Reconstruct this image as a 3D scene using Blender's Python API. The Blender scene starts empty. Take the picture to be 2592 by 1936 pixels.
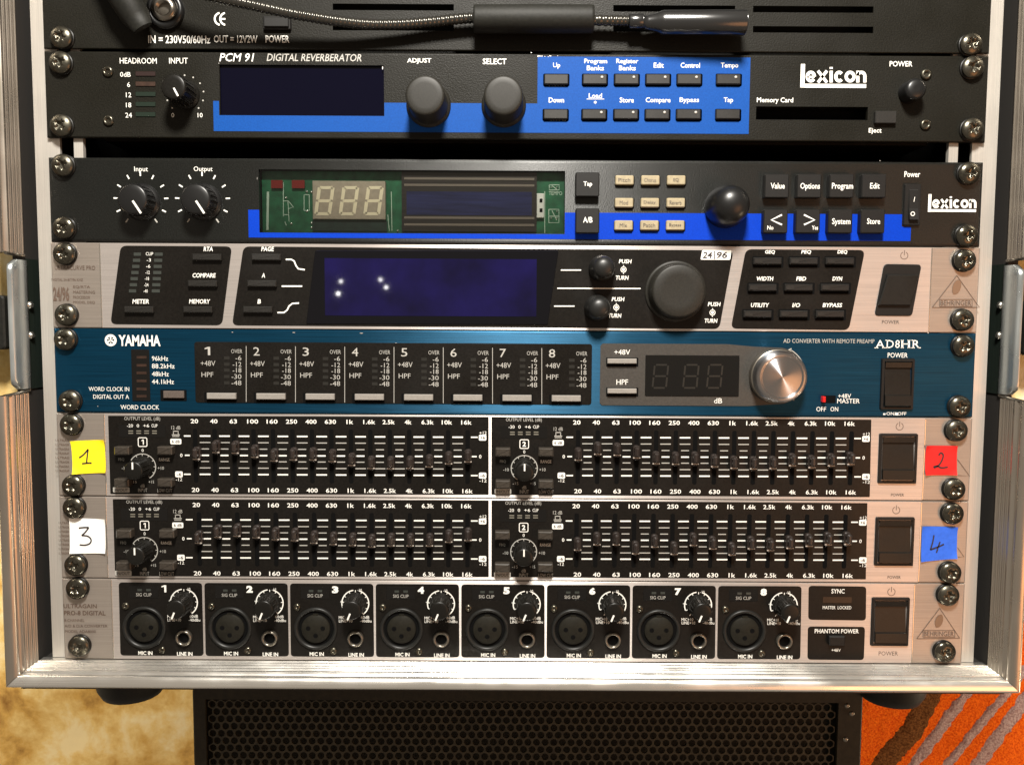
import bpy, math, random
from mathutils import Vector, Matrix, Euler
random.seed(7)
S = 0.001                      # everything below is laid out in millimetres
scene = bpy.context.scene
C = scene.collection

# ------------------------------------------------------------------ camera
F = 2198.0
CAM_ROT = (1.4954592, -0.0054577, 0.00084992)
CAM = Vector((-1.11106, -454.511, 184.972))
cam_d = bpy.data.cameras.new('camera')
cam_d.sensor_width = 36.0
cam_d.lens = F / 2592 * 36
cam_d.clip_start = 0.01
cam_d.clip_end = 50
cam = bpy.data.objects.new('camera', cam_d)
cam.location = CAM * S
cam.rotation_euler = CAM_ROT
C.objects.link(cam)
scene.camera = cam
scene.render.resolution_x = 1024
scene.render.resolution_y = 764

# ------------------------------------------------------------------ light
w = bpy.data.worlds.new('World'); scene.world = w; w.use_nodes = True
bg = w.node_tree.nodes['Background']
bg.inputs['Color'].default_value = (1.0, 0.86, 0.70, 1)
bg.inputs['Strength'].default_value = 0.30

def area(name, loc, target, size, energy, col, shape='DISK'):
    l = bpy.data.lights.new(name, 'AREA'); l.shape = shape; l.size = size; l.energy = energy; l.color = col
    o = bpy.data.objects.new(name, l); C.objects.link(o)
    o.location = loc
    o.rotation_euler = (Vector(target) - Vector(loc)).to_track_quat('-Z', 'Y').to_euler()
    return o
area('key_lamp', (0.012, -0.55, 0.76), (0, 0, 0.12), 0.15, 20.0, (1.0, 0.95, 0.87))
area('orange_fill', (0.52, -0.56, -0.03), (0.20, 0, 0.08), 0.42, 1.3, (1.0, 0.42, 0.16))  # added fill, gives the silver panels their orange reflection at the right
def bulb(name, loc, r, e, col):
    l = bpy.data.lights.new(name, 'POINT'); l.shadow_soft_size = r; l.energy = e; l.color = col
    o = bpy.data.objects.new(name, l); C.objects.link(o); o.location = loc
bulb('wall_fill', (-0.72, 0.02, 0.02), 0.05, 6.5, (1.0, 0.78, 0.45))  # added unseen light, brightens the wall at the left
bulb('rug_fill', (0.70, -0.05, -0.22), 0.05, 5.0, (1.0, 0.74, 0.48))  # added unseen light, lifts the dim rug at the right
# small room lamps behind the viewer, seen only as glints in the display glass
for i, (x, z, e) in enumerate(((-.372, .232, .035), (-.366, .258, .02), (-.282, .262, .02), (-.270, .246, .025))):
    bulb('far_lamp', (x, -1.4, z), 0.004, e, (1.0, 0.97, 0.95))
scene.view_settings.view_transform = 'Standard'
scene.view_settings.look = 'None'
scene.view_settings.exposure = 0.0

# ------------------------------------------------------------------ pixel of the photograph -> point of the rack front
_R = Euler(CAM_ROT).to_matrix()
def at(px, py, d=0.0):
    v = _R @ Vector(((px - 1296) / F, (968 - py) / F, -1))
    t = (-d - CAM.y) / v.y
    p = CAM + v * t
    return p.x, p.z
K = 900 / 2212
OG = {'A': (0, 0), 'B': (850, 0), 'C': (1692, 0), 'D': (0, 330), 'E': (850, 330), 'F': (1692, 330),
      'G': (0, 600), 'H': (850, 600), 'I': (1692, 600), 'J': (0, 1030), 'K': (850, 1030), 'L': (1692, 1030),
      'M': (0, 1450), 'N': (850, 1450), 'O': (1692, 1450)}
def px(k, x, y):
    if k == 'P': return x, y
    return OG[k][0] + x * K, OG[k][1] + y * K
def P(k, x, y, d=0.0): return at(*px(k, x, y), d)
def box(k, x0, x1, y0, y1, d=0.0):
    cx, cy = (x0 + x1) / 2, (y0 + y1) / 2
    return P(k, x0, cy, d)[0], P(k, x1, cy, d)[0], P(k, cx, y1, d)[1], P(k, cx, y0, d)[1]

# ------------------------------------------------------------------ materials
MT = {}
def mat(name, col, rough=.5, metal=0.0, grain=0.0, gs=900, brush=None, bump=0.0, coat=0.0, aniso=0.0, tang=None, emit=None, smear=0.0, spec=.5):
    m = bpy.data.materials.new(name); m.use_nodes = True
    nt = m.node_tree; b = nt.nodes['Principled BSDF']
    b.inputs['Base Color'].default_value = (*col, 1); b.inputs['Roughness'].default_value = rough
    b.inputs['Metallic'].default_value = metal; b.inputs['Coat Weight'].default_value = coat
    b.inputs['Specular IOR Level'].default_value = spec
    if tang:
        b.inputs['Anisotropic'].default_value = .95
        cx = nt.nodes.new('ShaderNodeCombineXYZ')
        for i in range(3): cx.inputs[i].default_value = tang[i]
        nt.links.new(cx.outputs[0], b.inputs['Tangent'])
    if aniso:
        b.inputs['Anisotropic'].default_value = aniso
        tn = nt.nodes.new('ShaderNodeTangent'); tn.direction_type = 'RADIAL'; tn.axis = 'Y'
        nt.links.new(tn.outputs[0], b.inputs['Tangent']); b.inputs['Anisotropic Rotation'].default_value = .25
    if emit:
        b.inputs['Emission Color'].default_value = (*emit[0], 1); b.inputs['Emission Strength'].default_value = emit[1]
    if grain or brush or bump or smear:
        geo = nt.nodes.new('ShaderNodeNewGeometry')
        mp = nt.nodes.new('ShaderNodeMapping'); nt.links.new(geo.outputs['Position'], mp.inputs['Vector'])
        mp.inputs['Scale'].default_value = brush if brush else (gs, gs, gs)
        n = nt.nodes.new('ShaderNodeTexNoise'); n.inputs['Scale'].default_value = 1.0; n.inputs['Detail'].default_value = 4
        nt.links.new(mp.outputs[0], n.inputs['Vector'])
        if grain:
            r = nt.nodes.new('ShaderNodeMapRange'); r.inputs[3].default_value = 1 - grain; r.inputs[4].default_value = 1 + grain
            r.inputs[1].default_value = .3; r.inputs[2].default_value = .7
            nt.links.new(n.outputs[0], r.inputs[0])
            mx = nt.nodes.new('ShaderNodeVectorMath'); mx.operation = 'SCALE'; mx.inputs[0].default_value = col
            nt.links.new(r.outputs[0], mx.inputs['Scale']); nt.links.new(mx.outputs[0], b.inputs['Base Color'])
        if smear:
            n2 = nt.nodes.new('ShaderNodeTexNoise'); n2.inputs['Scale'].default_value = 28; n2.inputs['Detail'].default_value = 5
            nt.links.new(geo.outputs['Position'], n2.inputs['Vector'])
            r2 = nt.nodes.new('ShaderNodeMapRange'); r2.inputs[1].default_value = .35; r2.inputs[2].default_value = .68
            r2.inputs[3].default_value = max(.03, rough - smear); r2.inputs[4].default_value = rough + smear
            nt.links.new(n2.outputs[0], r2.inputs[0]); nt.links.new(r2.outputs[0], b.inputs['Roughness'])
        if bump:
            bp = nt.nodes.new('ShaderNodeBump'); bp.inputs['Strength'].default_value = bump; bp.inputs['Distance'].default_value = .0004
            nt.links.new(n.outputs[0], bp.inputs['Height']); nt.links.new(bp.outputs[0], b.inputs['Normal'])
    MT[name] = m
    return m
BR = (25, 2600, 2600)     # fine horizontal brushing
BV = (2600, 2600, 25)
mat('black_powder', (.014, .014, .011), .48, grain=.28, gs=1500, bump=.25, smear=.08, spec=.35)
mat('warm_black', (.0068, .0062, .0042), .46, grain=.4, gs=1300, bump=.3, smear=.08, spec=.15)
mat('cool_black', (.0085, .009, .008), .46, metal=.25, grain=.35, gs=1300, bump=.2, smear=.08, spec=.6, tang=(0, 0, 1))
mat('print_black', (.0065, .0055, .0045), .36, grain=.3, gs=1300, smear=.1, spec=.18)
mat('charcoal', (.034, .031, .027), .45, grain=.2, gs=1300, bump=.1)
mat('blue_print', (.003, .050, .235), .55, spec=.12, grain=.12, gs=1300)
mat('deep_blue_print', (.0, .030, .34), .55, spec=.1, grain=.12, gs=1300)
mat('teal_anodised', (.003, .044, .090), .42, metal=.7, grain=.3, brush=BR, bump=.12, smear=.06, tang=(0, 0, 1))
mat('silver_face', (.36, .315, .275), .42, metal=.62, grain=.10, brush=BR, bump=.12, smear=.06, tang=(0, 0, 1))
mat('silver_plate', (.53, .485, .455), .40, metal=.66, grain=.10, brush=BR, bump=.12, smear=.06, tang=(0, 0, 1))
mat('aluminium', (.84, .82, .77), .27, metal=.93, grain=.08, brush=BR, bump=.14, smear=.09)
mat('aluminium_vert', (.46, .41, .35), .30, metal=.95, grain=.04, brush=BV, bump=.04, smear=.05)  # side edging: dark warm reflection of the room put into the base colour
mat('rail_metal', (.52, .49, .445), .38, metal=.55, grain=.10, brush=BV, bump=.1, smear=.06)
mat('screw_metal', (.085, .078, .060), .28, metal=.9, grain=.25, gs=900, smear=.1)
mat('bright_metal', (.62, .60, .55), .22, metal=.95)
mat('dull_metal', (.22, .20, .17), .3, metal=.9)
mat('spun_metal', (.40, .40, .41), .30, metal=1.0, aniso=.95)
mat('knob_black', (.006, .0055, .0045), .36, grain=.25, gs=1200, smear=.05, spec=.25)
mat('knob_charcoal', (.0125, .0115, .009), .5, grain=.25, gs=1200, spec=.3)
mat('knob_gloss', (.006, .006, .006), .34, spec=.4)
mat('head_gloss', (.010, .010, .010), .22, spec=.8)
mat('rubber_black', (.008, .0078, .006), .6, grain=.3, gs=700, bump=.15, spec=.25)
mat('button_dark', (.013, .012, .0105), .42, grain=.2, gs=1200, smear=.05, spec=.35)
mat('button_black', (.005, .0045, .004), .5, grain=.2, gs=1200, spec=.3)
mat('rocker_black', (.0065, .006, .005), .38, grain=.25, gs=900, smear=.08, spec=.28)
mat('button_brown', (.085, .068, .058), .34, grain=.2, gs=1200)
mat('button_beige', (.27, .225, .14), .45, grain=.12, gs=700)
mat('button_grey', (.22, .205, .185), .3, grain=.08, gs=900)
mat('hollow', (.003, .003, .003), .8, spec=.05)
mat('void_felt', (.010, .009, .007), .9)
mat('navy_glass', (.0015, .0015, .006), .08, spec=.2)
mat('navy_display', (.0028, .0018, .026), .03, grain=.5, gs=40)
mat('smoked_glass', (.003, .003, .004), .04, spec=.3)
mat('led_window', (.006, .0055, .005), .14, spec=.3)
mat('segment_off', (.014, .013, .011), .3)
mat('white_print', (.72, .71, .66), .5)
mat('grey_print', (.34, .33, .30), .5)
mat('dark_print', (.07, .055, .045), .5)
mat('brown_print', (.095, .062, .045), .5)
mat('ink', (.018, .014, .018), .6)
mat('paper_yellow', (.90, .70, .004), .7, grain=.06, gs=500, bump=.2)
mat('paper_white', (.84, .84, .80), .7, grain=.03, gs=500, bump=.2)
mat('paper_red', (.60, .005, .003), .7, grain=.10, gs=500, bump=.2)
mat('paper_blue', (.018, .105, .58), .7, grain=.08, gs=500, bump=.2)
mat('pcb_green', (.012, .105, .045), .35, grain=.35, gs=220)
mat('pcb_mark', (.50, .62, .50), .4)
mat('segment_block', (.36, .30, .23), .45, grain=.1, gs=500)
mat('segment_lit', (.82, .72, .52), .4)
mat('lcd_frame', (.045, .038, .034), .3, metal=.5, grain=.3, brush=BR)
mat('lcd_edge', (.34, .29, .25), .25, metal=.8)
mat('lcd_blue', (.020, .024, .085), .22, grain=.35, brush=(40, 600, 600))
mat('red_led', (.20, .012, .008), .3)
mat('red_switch', (.60, .006, .005), .4)
mat('brown_led', (.028, .014, .009), .35, grain=.3, gs=300)
mat('meter_dim', (.030, .034, .030), .3)
mat('solder', (.75, .75, .68), .25, metal=.8)
mat('grille_paint', (.034, .028, .016), .55, grain=.4, gs=400, spec=.3)
mat('box_paint', (.018, .0145, .008), .55, grain=.3, gs=300, spec=.25)
mat('plywood_black', (.015, .013, .011), .7)
mat('latch_dark', (.030, .042, .034), .32, metal=.6, grain=.3, brush=BV)
mat('latch_zinc', (.42, .45, .45), .30, metal=.85, grain=.12, brush=BV, smear=.08)

def glass(name):
    m = bpy.data.materials.new(name); m.use_nodes = True; nt = m.node_tree
    nt.nodes.clear()
    o = nt.nodes.new('ShaderNodeOutputMaterial'); mx = nt.nodes.new('ShaderNodeMixShader')
    t = nt.nodes.new('ShaderNodeBsdfTransparent'); g = nt.nodes.new('ShaderNodeBsdfGlossy'); f = nt.nodes.new('ShaderNodeFresnel')
    t.inputs[0].default_value = (.92, .95, .93, 1); g.inputs['Roughness'].default_value = .12; f.inputs[0].default_value = 1.5
    nt.links.new(f.outputs[0], mx.inputs[0]); nt.links.new(t.outputs[0], mx.inputs[1]); nt.links.new(g.outputs[0], mx.inputs[2])
    nt.links.new(mx.outputs[0], o.inputs[0]); MT[name] = m
glass('clear_pane')

# wall: ochre mottled plaster with an old stain ; rug: orange pile with mauve stripes
def wall_material():
    m = bpy.data.materials.new('ochre_stone'); m.use_nodes = True; nt = m.node_tree; b = nt.nodes['Principled BSDF']
    b.inputs['Roughness'].default_value = .9
    geo = nt.nodes.new('ShaderNodeNewGeometry')
    n = nt.nodes.new('ShaderNodeTexNoise'); n.inputs['Scale'].default_value = 24; n.inputs['Detail'].default_value = 10; n.inputs['Roughness'].default_value = .62
    n.inputs['Distortion'].default_value = .15
    nt.links.new(geo.outputs['Position'], n.inputs['Vector'])
    cr = nt.nodes.new('ShaderNodeValToRGB'); e = cr.color_ramp.elements
    e[0].position = .30; e[0].color = (.26, .13, .03, 1); e[1].position = .66; e[1].color = (.86, .76, .50, 1)
    x = cr.color_ramp.elements.new(.45); x.color = (.62, .40, .12, 1)
    x = cr.color_ramp.elements.new(.56); x.color = (.78, .60, .27, 1)
    nt.links.new(n.outputs[0], cr.inputs[0]); nt.links.new(cr.outputs[0], b.inputs['Base Color'])
    n2 = nt.nodes.new('ShaderNodeTexNoise'); n2.inputs['Scale'].default_value = 90; n2.inputs['Detail'].default_value = 6
    nt.links.new(geo.outputs['Position'], n2.inputs['Vector'])
    bp = nt.nodes.new('ShaderNodeBump'); bp.inputs['Strength'].default_value = .6; bp.inputs['Distance'].default_value = .003
    nt.links.new(n2.outputs[0], bp.inputs['Height']); nt.links.new(bp.outputs[0], b.inputs['Normal'])
    MT['ochre_stone'] = m
wall_material()
def pile(name, c0, c1):
    m = bpy.data.materials.new(name); m.use_nodes = True; nt = m.node_tree; b = nt.nodes['Principled BSDF']
    b.inputs['Roughness'].default_value = .95; b.inputs['Specular IOR Level'].default_value = .1
    geo = nt.nodes.new('ShaderNodeNewGeometry')
    n = nt.nodes.new('ShaderNodeTexNoise'); n.inputs['Scale'].default_value = 520; n.inputs['Detail'].default_value = 5
    nt.links.new(geo.outputs['Position'], n.inputs['Vector'])
    cr = nt.nodes.new('ShaderNodeValToRGB'); e = cr.color_ramp.elements
    e[0].position = .32; e[0].color = (*c0, 1); e[1].position = .68; e[1].color = (*c1, 1)
    nt.links.new(n.outputs[0], cr.inputs[0]); nt.links.new(cr.outputs[0], b.inputs['Base Color'])
    bp = nt.nodes.new('ShaderNodeBump'); bp.inputs['Strength'].default_value = .8; bp.inputs['Distance'].default_value = .002
    nt.links.new(n.outputs[0], bp.inputs['Height']); nt.links.new(bp.outputs[0], b.inputs['Normal'])
    MT[name] = m
pile('orange_pile', (.62, .060, .004), (.95, .19, .012))
pile('mauve_pile', (.27, .16, .16), (.55, .42, .40))
pile('brown_pile', (.07, .024, .008), (.22, .095, .03))

# ------------------------------------------------------------------ mesh builder (mm ; X right, d toward viewer, Z up)
class MB:
    def __init__(s): s.v = []; s.f = []; s.sm = []
    def face(s, pts, smooth=False):
        i = len(s.v); s.v += pts; s.f.append(tuple(range(i, i + len(pts)))); s.sm.append(smooth)
    def add(s, vs, fs, smooth=False):
        i = len(s.v); s.v += vs; s.f += [tuple(a + i for a in f) for f in fs]; s.sm += [smooth] * len(fs)
    # prism of a 2D outline (CCW seen from the viewer), chamfered front
    def prism(s, out, d0, d1, ch=0.0, smooth=False, back=False):
        n = len(out)
        vs = [(x, d0, z) for x, z in out] + [(x, d1 - ch, z) for x, z in out]
        fs = [(i, (i + 1) % n, n + (i + 1) % n, n + i) for i in range(n)]
        if ch > 0:
            ins = inset(out, ch); vs += [(x, d1, z) for x, z in ins]
            fs += [(n + i, n + (i + 1) % n, 2 * n + (i + 1) % n, 2 * n + i) for i in range(n)]
            fs.append(tuple(range(2 * n, 3 * n)))
        else:
            fs.append(tuple(range(n, 2 * n)))
        if back: fs.append(tuple(reversed(range(n))))
        s.add(vs, fs, smooth)
    def rbox(s, x0, x1, z0, z1, d0, d1, r=0.0, ch=0.0, back=False):
        s.prism(rrect(x0, x1, z0, z1, r), d0, d1, ch, back=back)
    def lathe(s, cx, cz, prof, seg=32, smooth=True, cap=True):
        vs = []; fs = []
        for r, d in prof:
            for k in range(seg):
                a = 2 * math.pi * k / seg
                vs.append((cx + r * math.cos(a), d, cz + r * math.sin(a)))
        for j in range(len(prof) - 1):
            for k in range(seg):
                k2 = (k + 1) % seg
                fs.append((j * seg + k, j * seg + k2, (j + 1) * seg + k2, (j + 1) * seg + k))
        s.add(vs, fs, smooth)
        if cap:
            b = len(s.v) - seg; s.f.append(tuple(range(b, b + seg))); s.sm.append(False)
    def tube(s, pts, r, seg=12, rf=None, caps=True):
        pts = [Vector(p) for p in pts]; vs = []; fs = []
        for i, p in enumerate(pts):
            t = (pts[min(i + 1, len(pts) - 1)] - pts[max(i - 1, 0)]).normalized()
            up = Vector((0, 0, 1)) if abs(t.z) < .9 else Vector((1, 0, 0))
            a = t.cross(up).normalized(); b = t.cross(a)
            rr = rf(i) if rf else r
            for k in range(seg):
                q = 2 * math.pi * k / seg
                vs.append(tuple(p + (a * math.cos(q) + b * math.sin(q)) * rr))
        for i in range(len(pts) - 1):
            for k in range(seg):
                k2 = (k + 1) % seg
                fs.append((i * seg + k, i * seg + k2, (i + 1) * seg + k2, (i + 1) * seg + k))
        s.add(vs, fs, True)
        if caps:
            b = len(s.v); n = len(pts) * seg
            s.f.append(tuple(range(b - n, b - n + seg))); s.sm.append(False)
            s.f.append(tuple(reversed(range(b - seg, b)))); s.sm.append(False)
    def stroke(s, pts, wd, d0, d1=None):
        """flat ribbon through 2D points"""
        pts = [Vector(p) for p in pts]; L = []; Rr = []
        for i, p in enumerate(pts):
            t = (pts[min(i + 1, len(pts) - 1)] - pts[max(i - 1, 0)])
            if t.length < 1e-6: t = Vector((1, 0))
            t.normalize(); nn = Vector((-t.y, t.x)) * wd / 2
            L.append(p + nn); Rr.append(p - nn)
        n = len(pts)
        vs = [(q.x, d0, q.y) for q in L] + [(q.x, d0, q.y) for q in Rr]
        s.add(vs, [(n + i, n + i + 1, i + 1, i) for i in range(n - 1)])
    def ring(s, cx, cz, r0, r1, d, a0=0, a1=360, seg=40):
        vs = []; fs = []
        for i in range(seg + 1):
            a = math.radians(a0 + (a1 - a0) * i / seg)
            for r in (r0, r1): vs.append((cx + r * math.cos(a), d, cz + r * math.sin(a)))
        for i in range(seg): fs.append((2 * i, 2 * i + 1, 2 * i + 3, 2 * i + 2))
        s.add(vs, fs)
    def mesh(s, name):
        me = bpy.data.meshes.new(name)
        me.from_pydata([(x * S, -d * S, z * S) for x, d, z in s.v], [], s.f)
        me.polygons.foreach_set('use_smooth', s.sm)
        me.update()
        return me

def rrect(x0, x1, z0, z1, r=0.0, n=4):
    if r <= 0: return [(x0, z0), (x1, z0), (x1, z1), (x0, z1)]
    o = []
    for cx, cz, a in ((x1 - r, z0 + r, -90), (x1 - r, z1 - r, 0), (x0 + r, z1 - r, 90), (x0 + r, z0 + r, 180)):
        for i in range(n + 1):
            q = math.radians(a + 90 * i / n); o.append((cx + r * math.cos(q), cz + r * math.sin(q)))
    return o
def inset(out, c):
    n = len(out); res = []
    for i in range(n):
        p0, p1, p2 = Vector(out[i - 1]), Vector(out[i]), Vector(out[(i + 1) % n])
        a = (p1 - p0); b = (p2 - p1)
        if a.length < 1e-9 or b.length < 1e-9: res.append(tuple(p1)); continue
        a.normalize(); b.normalize()
        na = Vector((-a.y, a.x)); nb = Vector((-b.y, b.x)); m = na + nb
        k = c / max(.3, m.dot(na)) if m.length > 1e-6 else 0
        res.append(tuple(p1 + m * k))
    return res
def round_poly(pts, r, n=5):
    """round the corners of a convex CCW polygon"""
    o = []
    m = len(pts)
    for i in range(m):
        p0, p1, p2 = Vector(pts[i - 1]), Vector(pts[i]), Vector(pts[(i + 1) % m])
        a = p1 + (p0 - p1).normalized() * r; b = p1 + (p2 - p1).normalized() * r
        for k in range(n + 1):
            t = k / n; o.append(tuple(a.lerp(p1, t).lerp(p1.lerp(b, t), t)))
    return o

# ------------------------------------------------------------------ objects
def link(name, me, m=None, parent=None, pos=(0, 0, 0), rot=0.0, label=None):
    """pos = (X, d, Z) in mm; rot turns about the axis toward the viewer"""
    if m and not me.materials: me.materials.append(MT[m])
    o = bpy.data.objects.new(name, me); C.objects.link(o)
    o.location = (pos[0] * S, -pos[1] * S, pos[2] * S)
    if rot: o.rotation_euler = (0, rot, 0)
    if parent is not None:
        o.parent = parent
        q = Vector((0, 0, 0)); a = parent
        while a is not None: q += a.location; a = a.parent
        o.location = Vector((pos[0] * S, -pos[1] * S, pos[2] * S)) - q
    if label: o['label'] = label
    return o
def thing(name, label, cat, pos, group=None):
    o = bpy.data.objects.new(name, None); C.objects.link(o); o.empty_display_size = .01
    o.location = (pos[0] * S, -pos[1] * S, pos[2] * S); o['label'] = label; o['category'] = cat
    if group: o['group'] = group
    return o
def tag(o, label, cat, group=None):
    o['label'] = label; o['category'] = cat
    if group: o['group'] = group
    return o
CACHE = {}
def cached(key, fn):
    if key not in CACHE:
        b = MB(); fn(b); me = b.mesh(key[0]); me.materials.append(MT[key[1]]); CACHE[key] = me
    return CACHE[key]
def q2(v): return round(v * 5) / 5

# ------------------------------------------------------------------ lettering
TXT = {}
def glyphs(s, bold, shear):
    k = (s, bold, shear)
    if k in TXT: return TXT[k]
    cu = bpy.data.curves.new('t', 'FONT'); cu.body = s; cu.resolution_u = 2; cu.offset = bold; cu.shear = shear; cu.size = 1
    ob = bpy.data.objects.new('t', cu); C.objects.link(ob)
    dg = bpy.context.evaluated_depsgraph_get(); me = ob.evaluated_get(dg).to_mesh()
    vs = [(v.co.x, v.co.y) for v in me.vertices]; fs = [tuple(p.vertices) for p in me.polygons]
    ob.evaluated_get(dg).to_mesh_clear(); bpy.data.objects.remove(ob); bpy.data.curves.remove(cu)
    xs = [v[0] for v in vs]; ys = [v[1] for v in vs]
    x0, x1, y0, y1 = min(xs), max(xs), min(ys), max(ys)
    vs = [((x - x0) / (x1 - x0), (y - y0) / (y1 - y0)) for x, y in vs]
    TXT[k] = (vs, fs, (x1 - x0) / (y1 - y0))
    return TXT[k]
def logo_word(mb, k, x0, x1, yt, yb, d=.3, base=0.0):
    """lower-case heavy grotesque letters e x i c o n filling x0..x1 ; yt = dot height, yb = baseline (zoom px)"""
    H = (yb - yt); xh = H * .80; y = yb; W = x1 - x0
    adv = {'e': .180, 'x': .196, 'i': .090, 'c': .168, 'o': .190, 'n': .176}
    tot = sum(adv[c] for c in 'exicon'); th_px = H * .215
    def S_(pts, w_=1.0):
        P_ = [P(k, a, b, d) for a, b in pts]
        q0, q1 = P(k, x0, yb, d), P(k, x0 + th_px, yb, d); mb.stroke(P_, (q1[0] - q0[0]) * w_, d)
    cx = x0
    def arc(xc, yc, rx, ry, a0, a1, n=16): return [(xc + rx * math.cos(math.radians(a0 + (a1 - a0) * i / n)), yc - ry * math.sin(math.radians(a0 + (a1 - a0) * i / n))) for i in range(n + 1)]
    for c in 'exicon':
        w_ = W * adv[c] / tot; l, r = cx + th_px * .58, cx + w_ - th_px * .62; m = (l + r) / 2; rx = (r - l) / 2; yc = y - xh / 2; ry = xh / 2 - th_px / 2
        if c == 'o': S_(arc(m, yc, rx, ry, 0, 360, 24))
        elif c == 'c': S_(arc(m, yc, rx, ry, 42, 318, 18))
        elif c == 'e': S_(arc(m, yc, rx, ry, 0, 325, 20)); S_([(l, yc + th_px * .1), (r, yc + th_px * .1)], .62)
        elif c == 'x':
            a_, b_ = cx + th_px * .5, cx + w_ - th_px * .5; S_([(a_, y - xh), (b_, y)], .92); S_([(b_, y - xh), (a_, y)], .92)
        elif c == 'i': S_([(m, y - xh), (m, y)]); S_([(m, yt - th_px * .25), (m, yt + th_px * .35)])
        elif c == 'n': S_([(l, y - xh), (l, y)]); S_(arc(m, y - xh + th_px / 2 + rx, rx, rx, 180, 0, 12) + [(r, y)])
        cx += w_
class Letters:
    """collects all print of one colour on one device"""
    def __init__(s): s.m = {}
    def mb(s, col='white_print'): return s.m.setdefault(col, MB())
    def t(s, txt, k, x0, x1, y0, y1, col='white_print', bold=.012, shear=0.0, d=.25):
        a, b, z0, z1 = box(k, x0, x1, y0, y1, d)
        s.mm(txt, a, b, z0, z1, col, bold, shear, d)
    def mm(s, txt, a, b, z0, z1, col='white_print', bold=.012, shear=0.0, d=.25, rot=None):
        if txt == '1':
            w_, h_ = b - a, z1 - z0; sw = w_ * .42
            s.mb(col).add([(b - sw, d, z0), (b, d, z0), (b, d, z1), (b - sw, d, z1), (a, d, z1 - h_ * .30), (a, d, z1 - h_ * .16), (b - sw, d, z1 - h_ * .22)],
                          [(0, 1, 2, 3), (4, 6, 3, 5)]); return
        vs, fs, asp = glyphs(txt, bold, shear)
        out = [(a + x * (b - a), d, z0 + y * (z1 - z0)) for x, y in vs]
        s.mb(col).add(out, fs)
    def c(s, txt, k, cx, cy, h, w=None, **kw):
        """centred, cap height h (photo zoom px)"""
        b = kw.get('bold', .012); sh = kw.get('shear', 0.0)
        asp = glyphs(txt, b, sh)[2]
        if w is None: w = asp * h
        s.t(txt, k, cx - w / 2, cx + w / 2, cy - h / 2, cy + h / 2, **kw)
    def line(s, k, pts, wd, col='white_print', d=.25):
        s.mb(col).stroke([P(k, x, y, d) for x, y in pts], wd, d)
    def rect(s, k, x0, x1, y0, y1, col='white_print', d=.22, r=0):
        a, b, z0, z1 = box(k, x0, x1, y0, y1, d)
        s.mb(col).face([(x, d, z) for x, z in rrect(a, b, z0, z1, r)])
    def done(s, parent):
        nm = {'white_print': 'lettering', 'grey_print': 'lettering', 'dark_print': 'lettering', 'brown_print': 'lettering'}
        for col, b in s.m.items():
            if b.f: link(nm.get(col, 'lettering'), b.mesh('lettering'), col, parent)['kind'] = 'stuff'

# ------------------------------------------------------------------ shared little parts
def panel(x0, x1, z0, z1, holes, thick=2.6, ch=.9, front=0.0):
    """front plate with real rectangular openings; holes = (x0,x1,z0,z1)"""
    b = MB()
    xi0, xi1, zi0, zi1 = x0 + ch, x1 - ch, z0 + ch, z1 - ch
    xs = sorted({xi0, xi1, *[h[0] for h in holes], *[h[1] for h in holes]})
    zs = sorted({zi0, zi1, *[h[2] for h in holes], *[h[3] for h in holes]})
    for i in range(len(xs) - 1):
        for j in range(len(zs) - 1):
            cx, cz = (xs[i] + xs[i + 1]) / 2, (zs[j] + zs[j + 1]) / 2
            if any(h[0] < cx < h[1] and h[2] < cz < h[3] for h in holes): continue
            b.face([(xs[i], front, zs[j]), (xs[i + 1], front, zs[j]), (xs[i + 1], front, zs[j + 1]), (xs[i], front, zs[j + 1])])
    steps = [(0, 0), (.25, .05), (.6, .25), (.85, .55), (1, 1)]
    rings = [[(x0 + ch * (1 - t), front - ch * u, z0 + ch * (1 - t)), (x1 - ch * (1 - t), front - ch * u, z0 + ch * (1 - t)),
              (x1 - ch * (1 - t), front - ch * u, z1 - ch * (1 - t)), (x0 + ch * (1 - t), front - ch * u, z1 - ch * (1 - t))] for t, u in steps]
    rings.append([(x, front - thick, z) for x, _, z in rings[-1]])
    for a, c in zip(rings, rings[1:]):
        for i in range(4):
            j = (i + 1) % 4; b.face([a[i], c[i], c[j], a[j]], True)
    for h in holes:
        o = [(h[0], h[2]), (h[1], h[2]), (h[1], h[3]), (h[0], h[3])]
        for i in range(4):
            j = (i + 1) % 4
            b.face([(o[i][0], front, o[i][1]), (o[j][0], front, o[j][1]), (o[j][0], front - thick, o[j][1]), (o[i][0], front - thick, o[i][1])])
    return b
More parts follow.
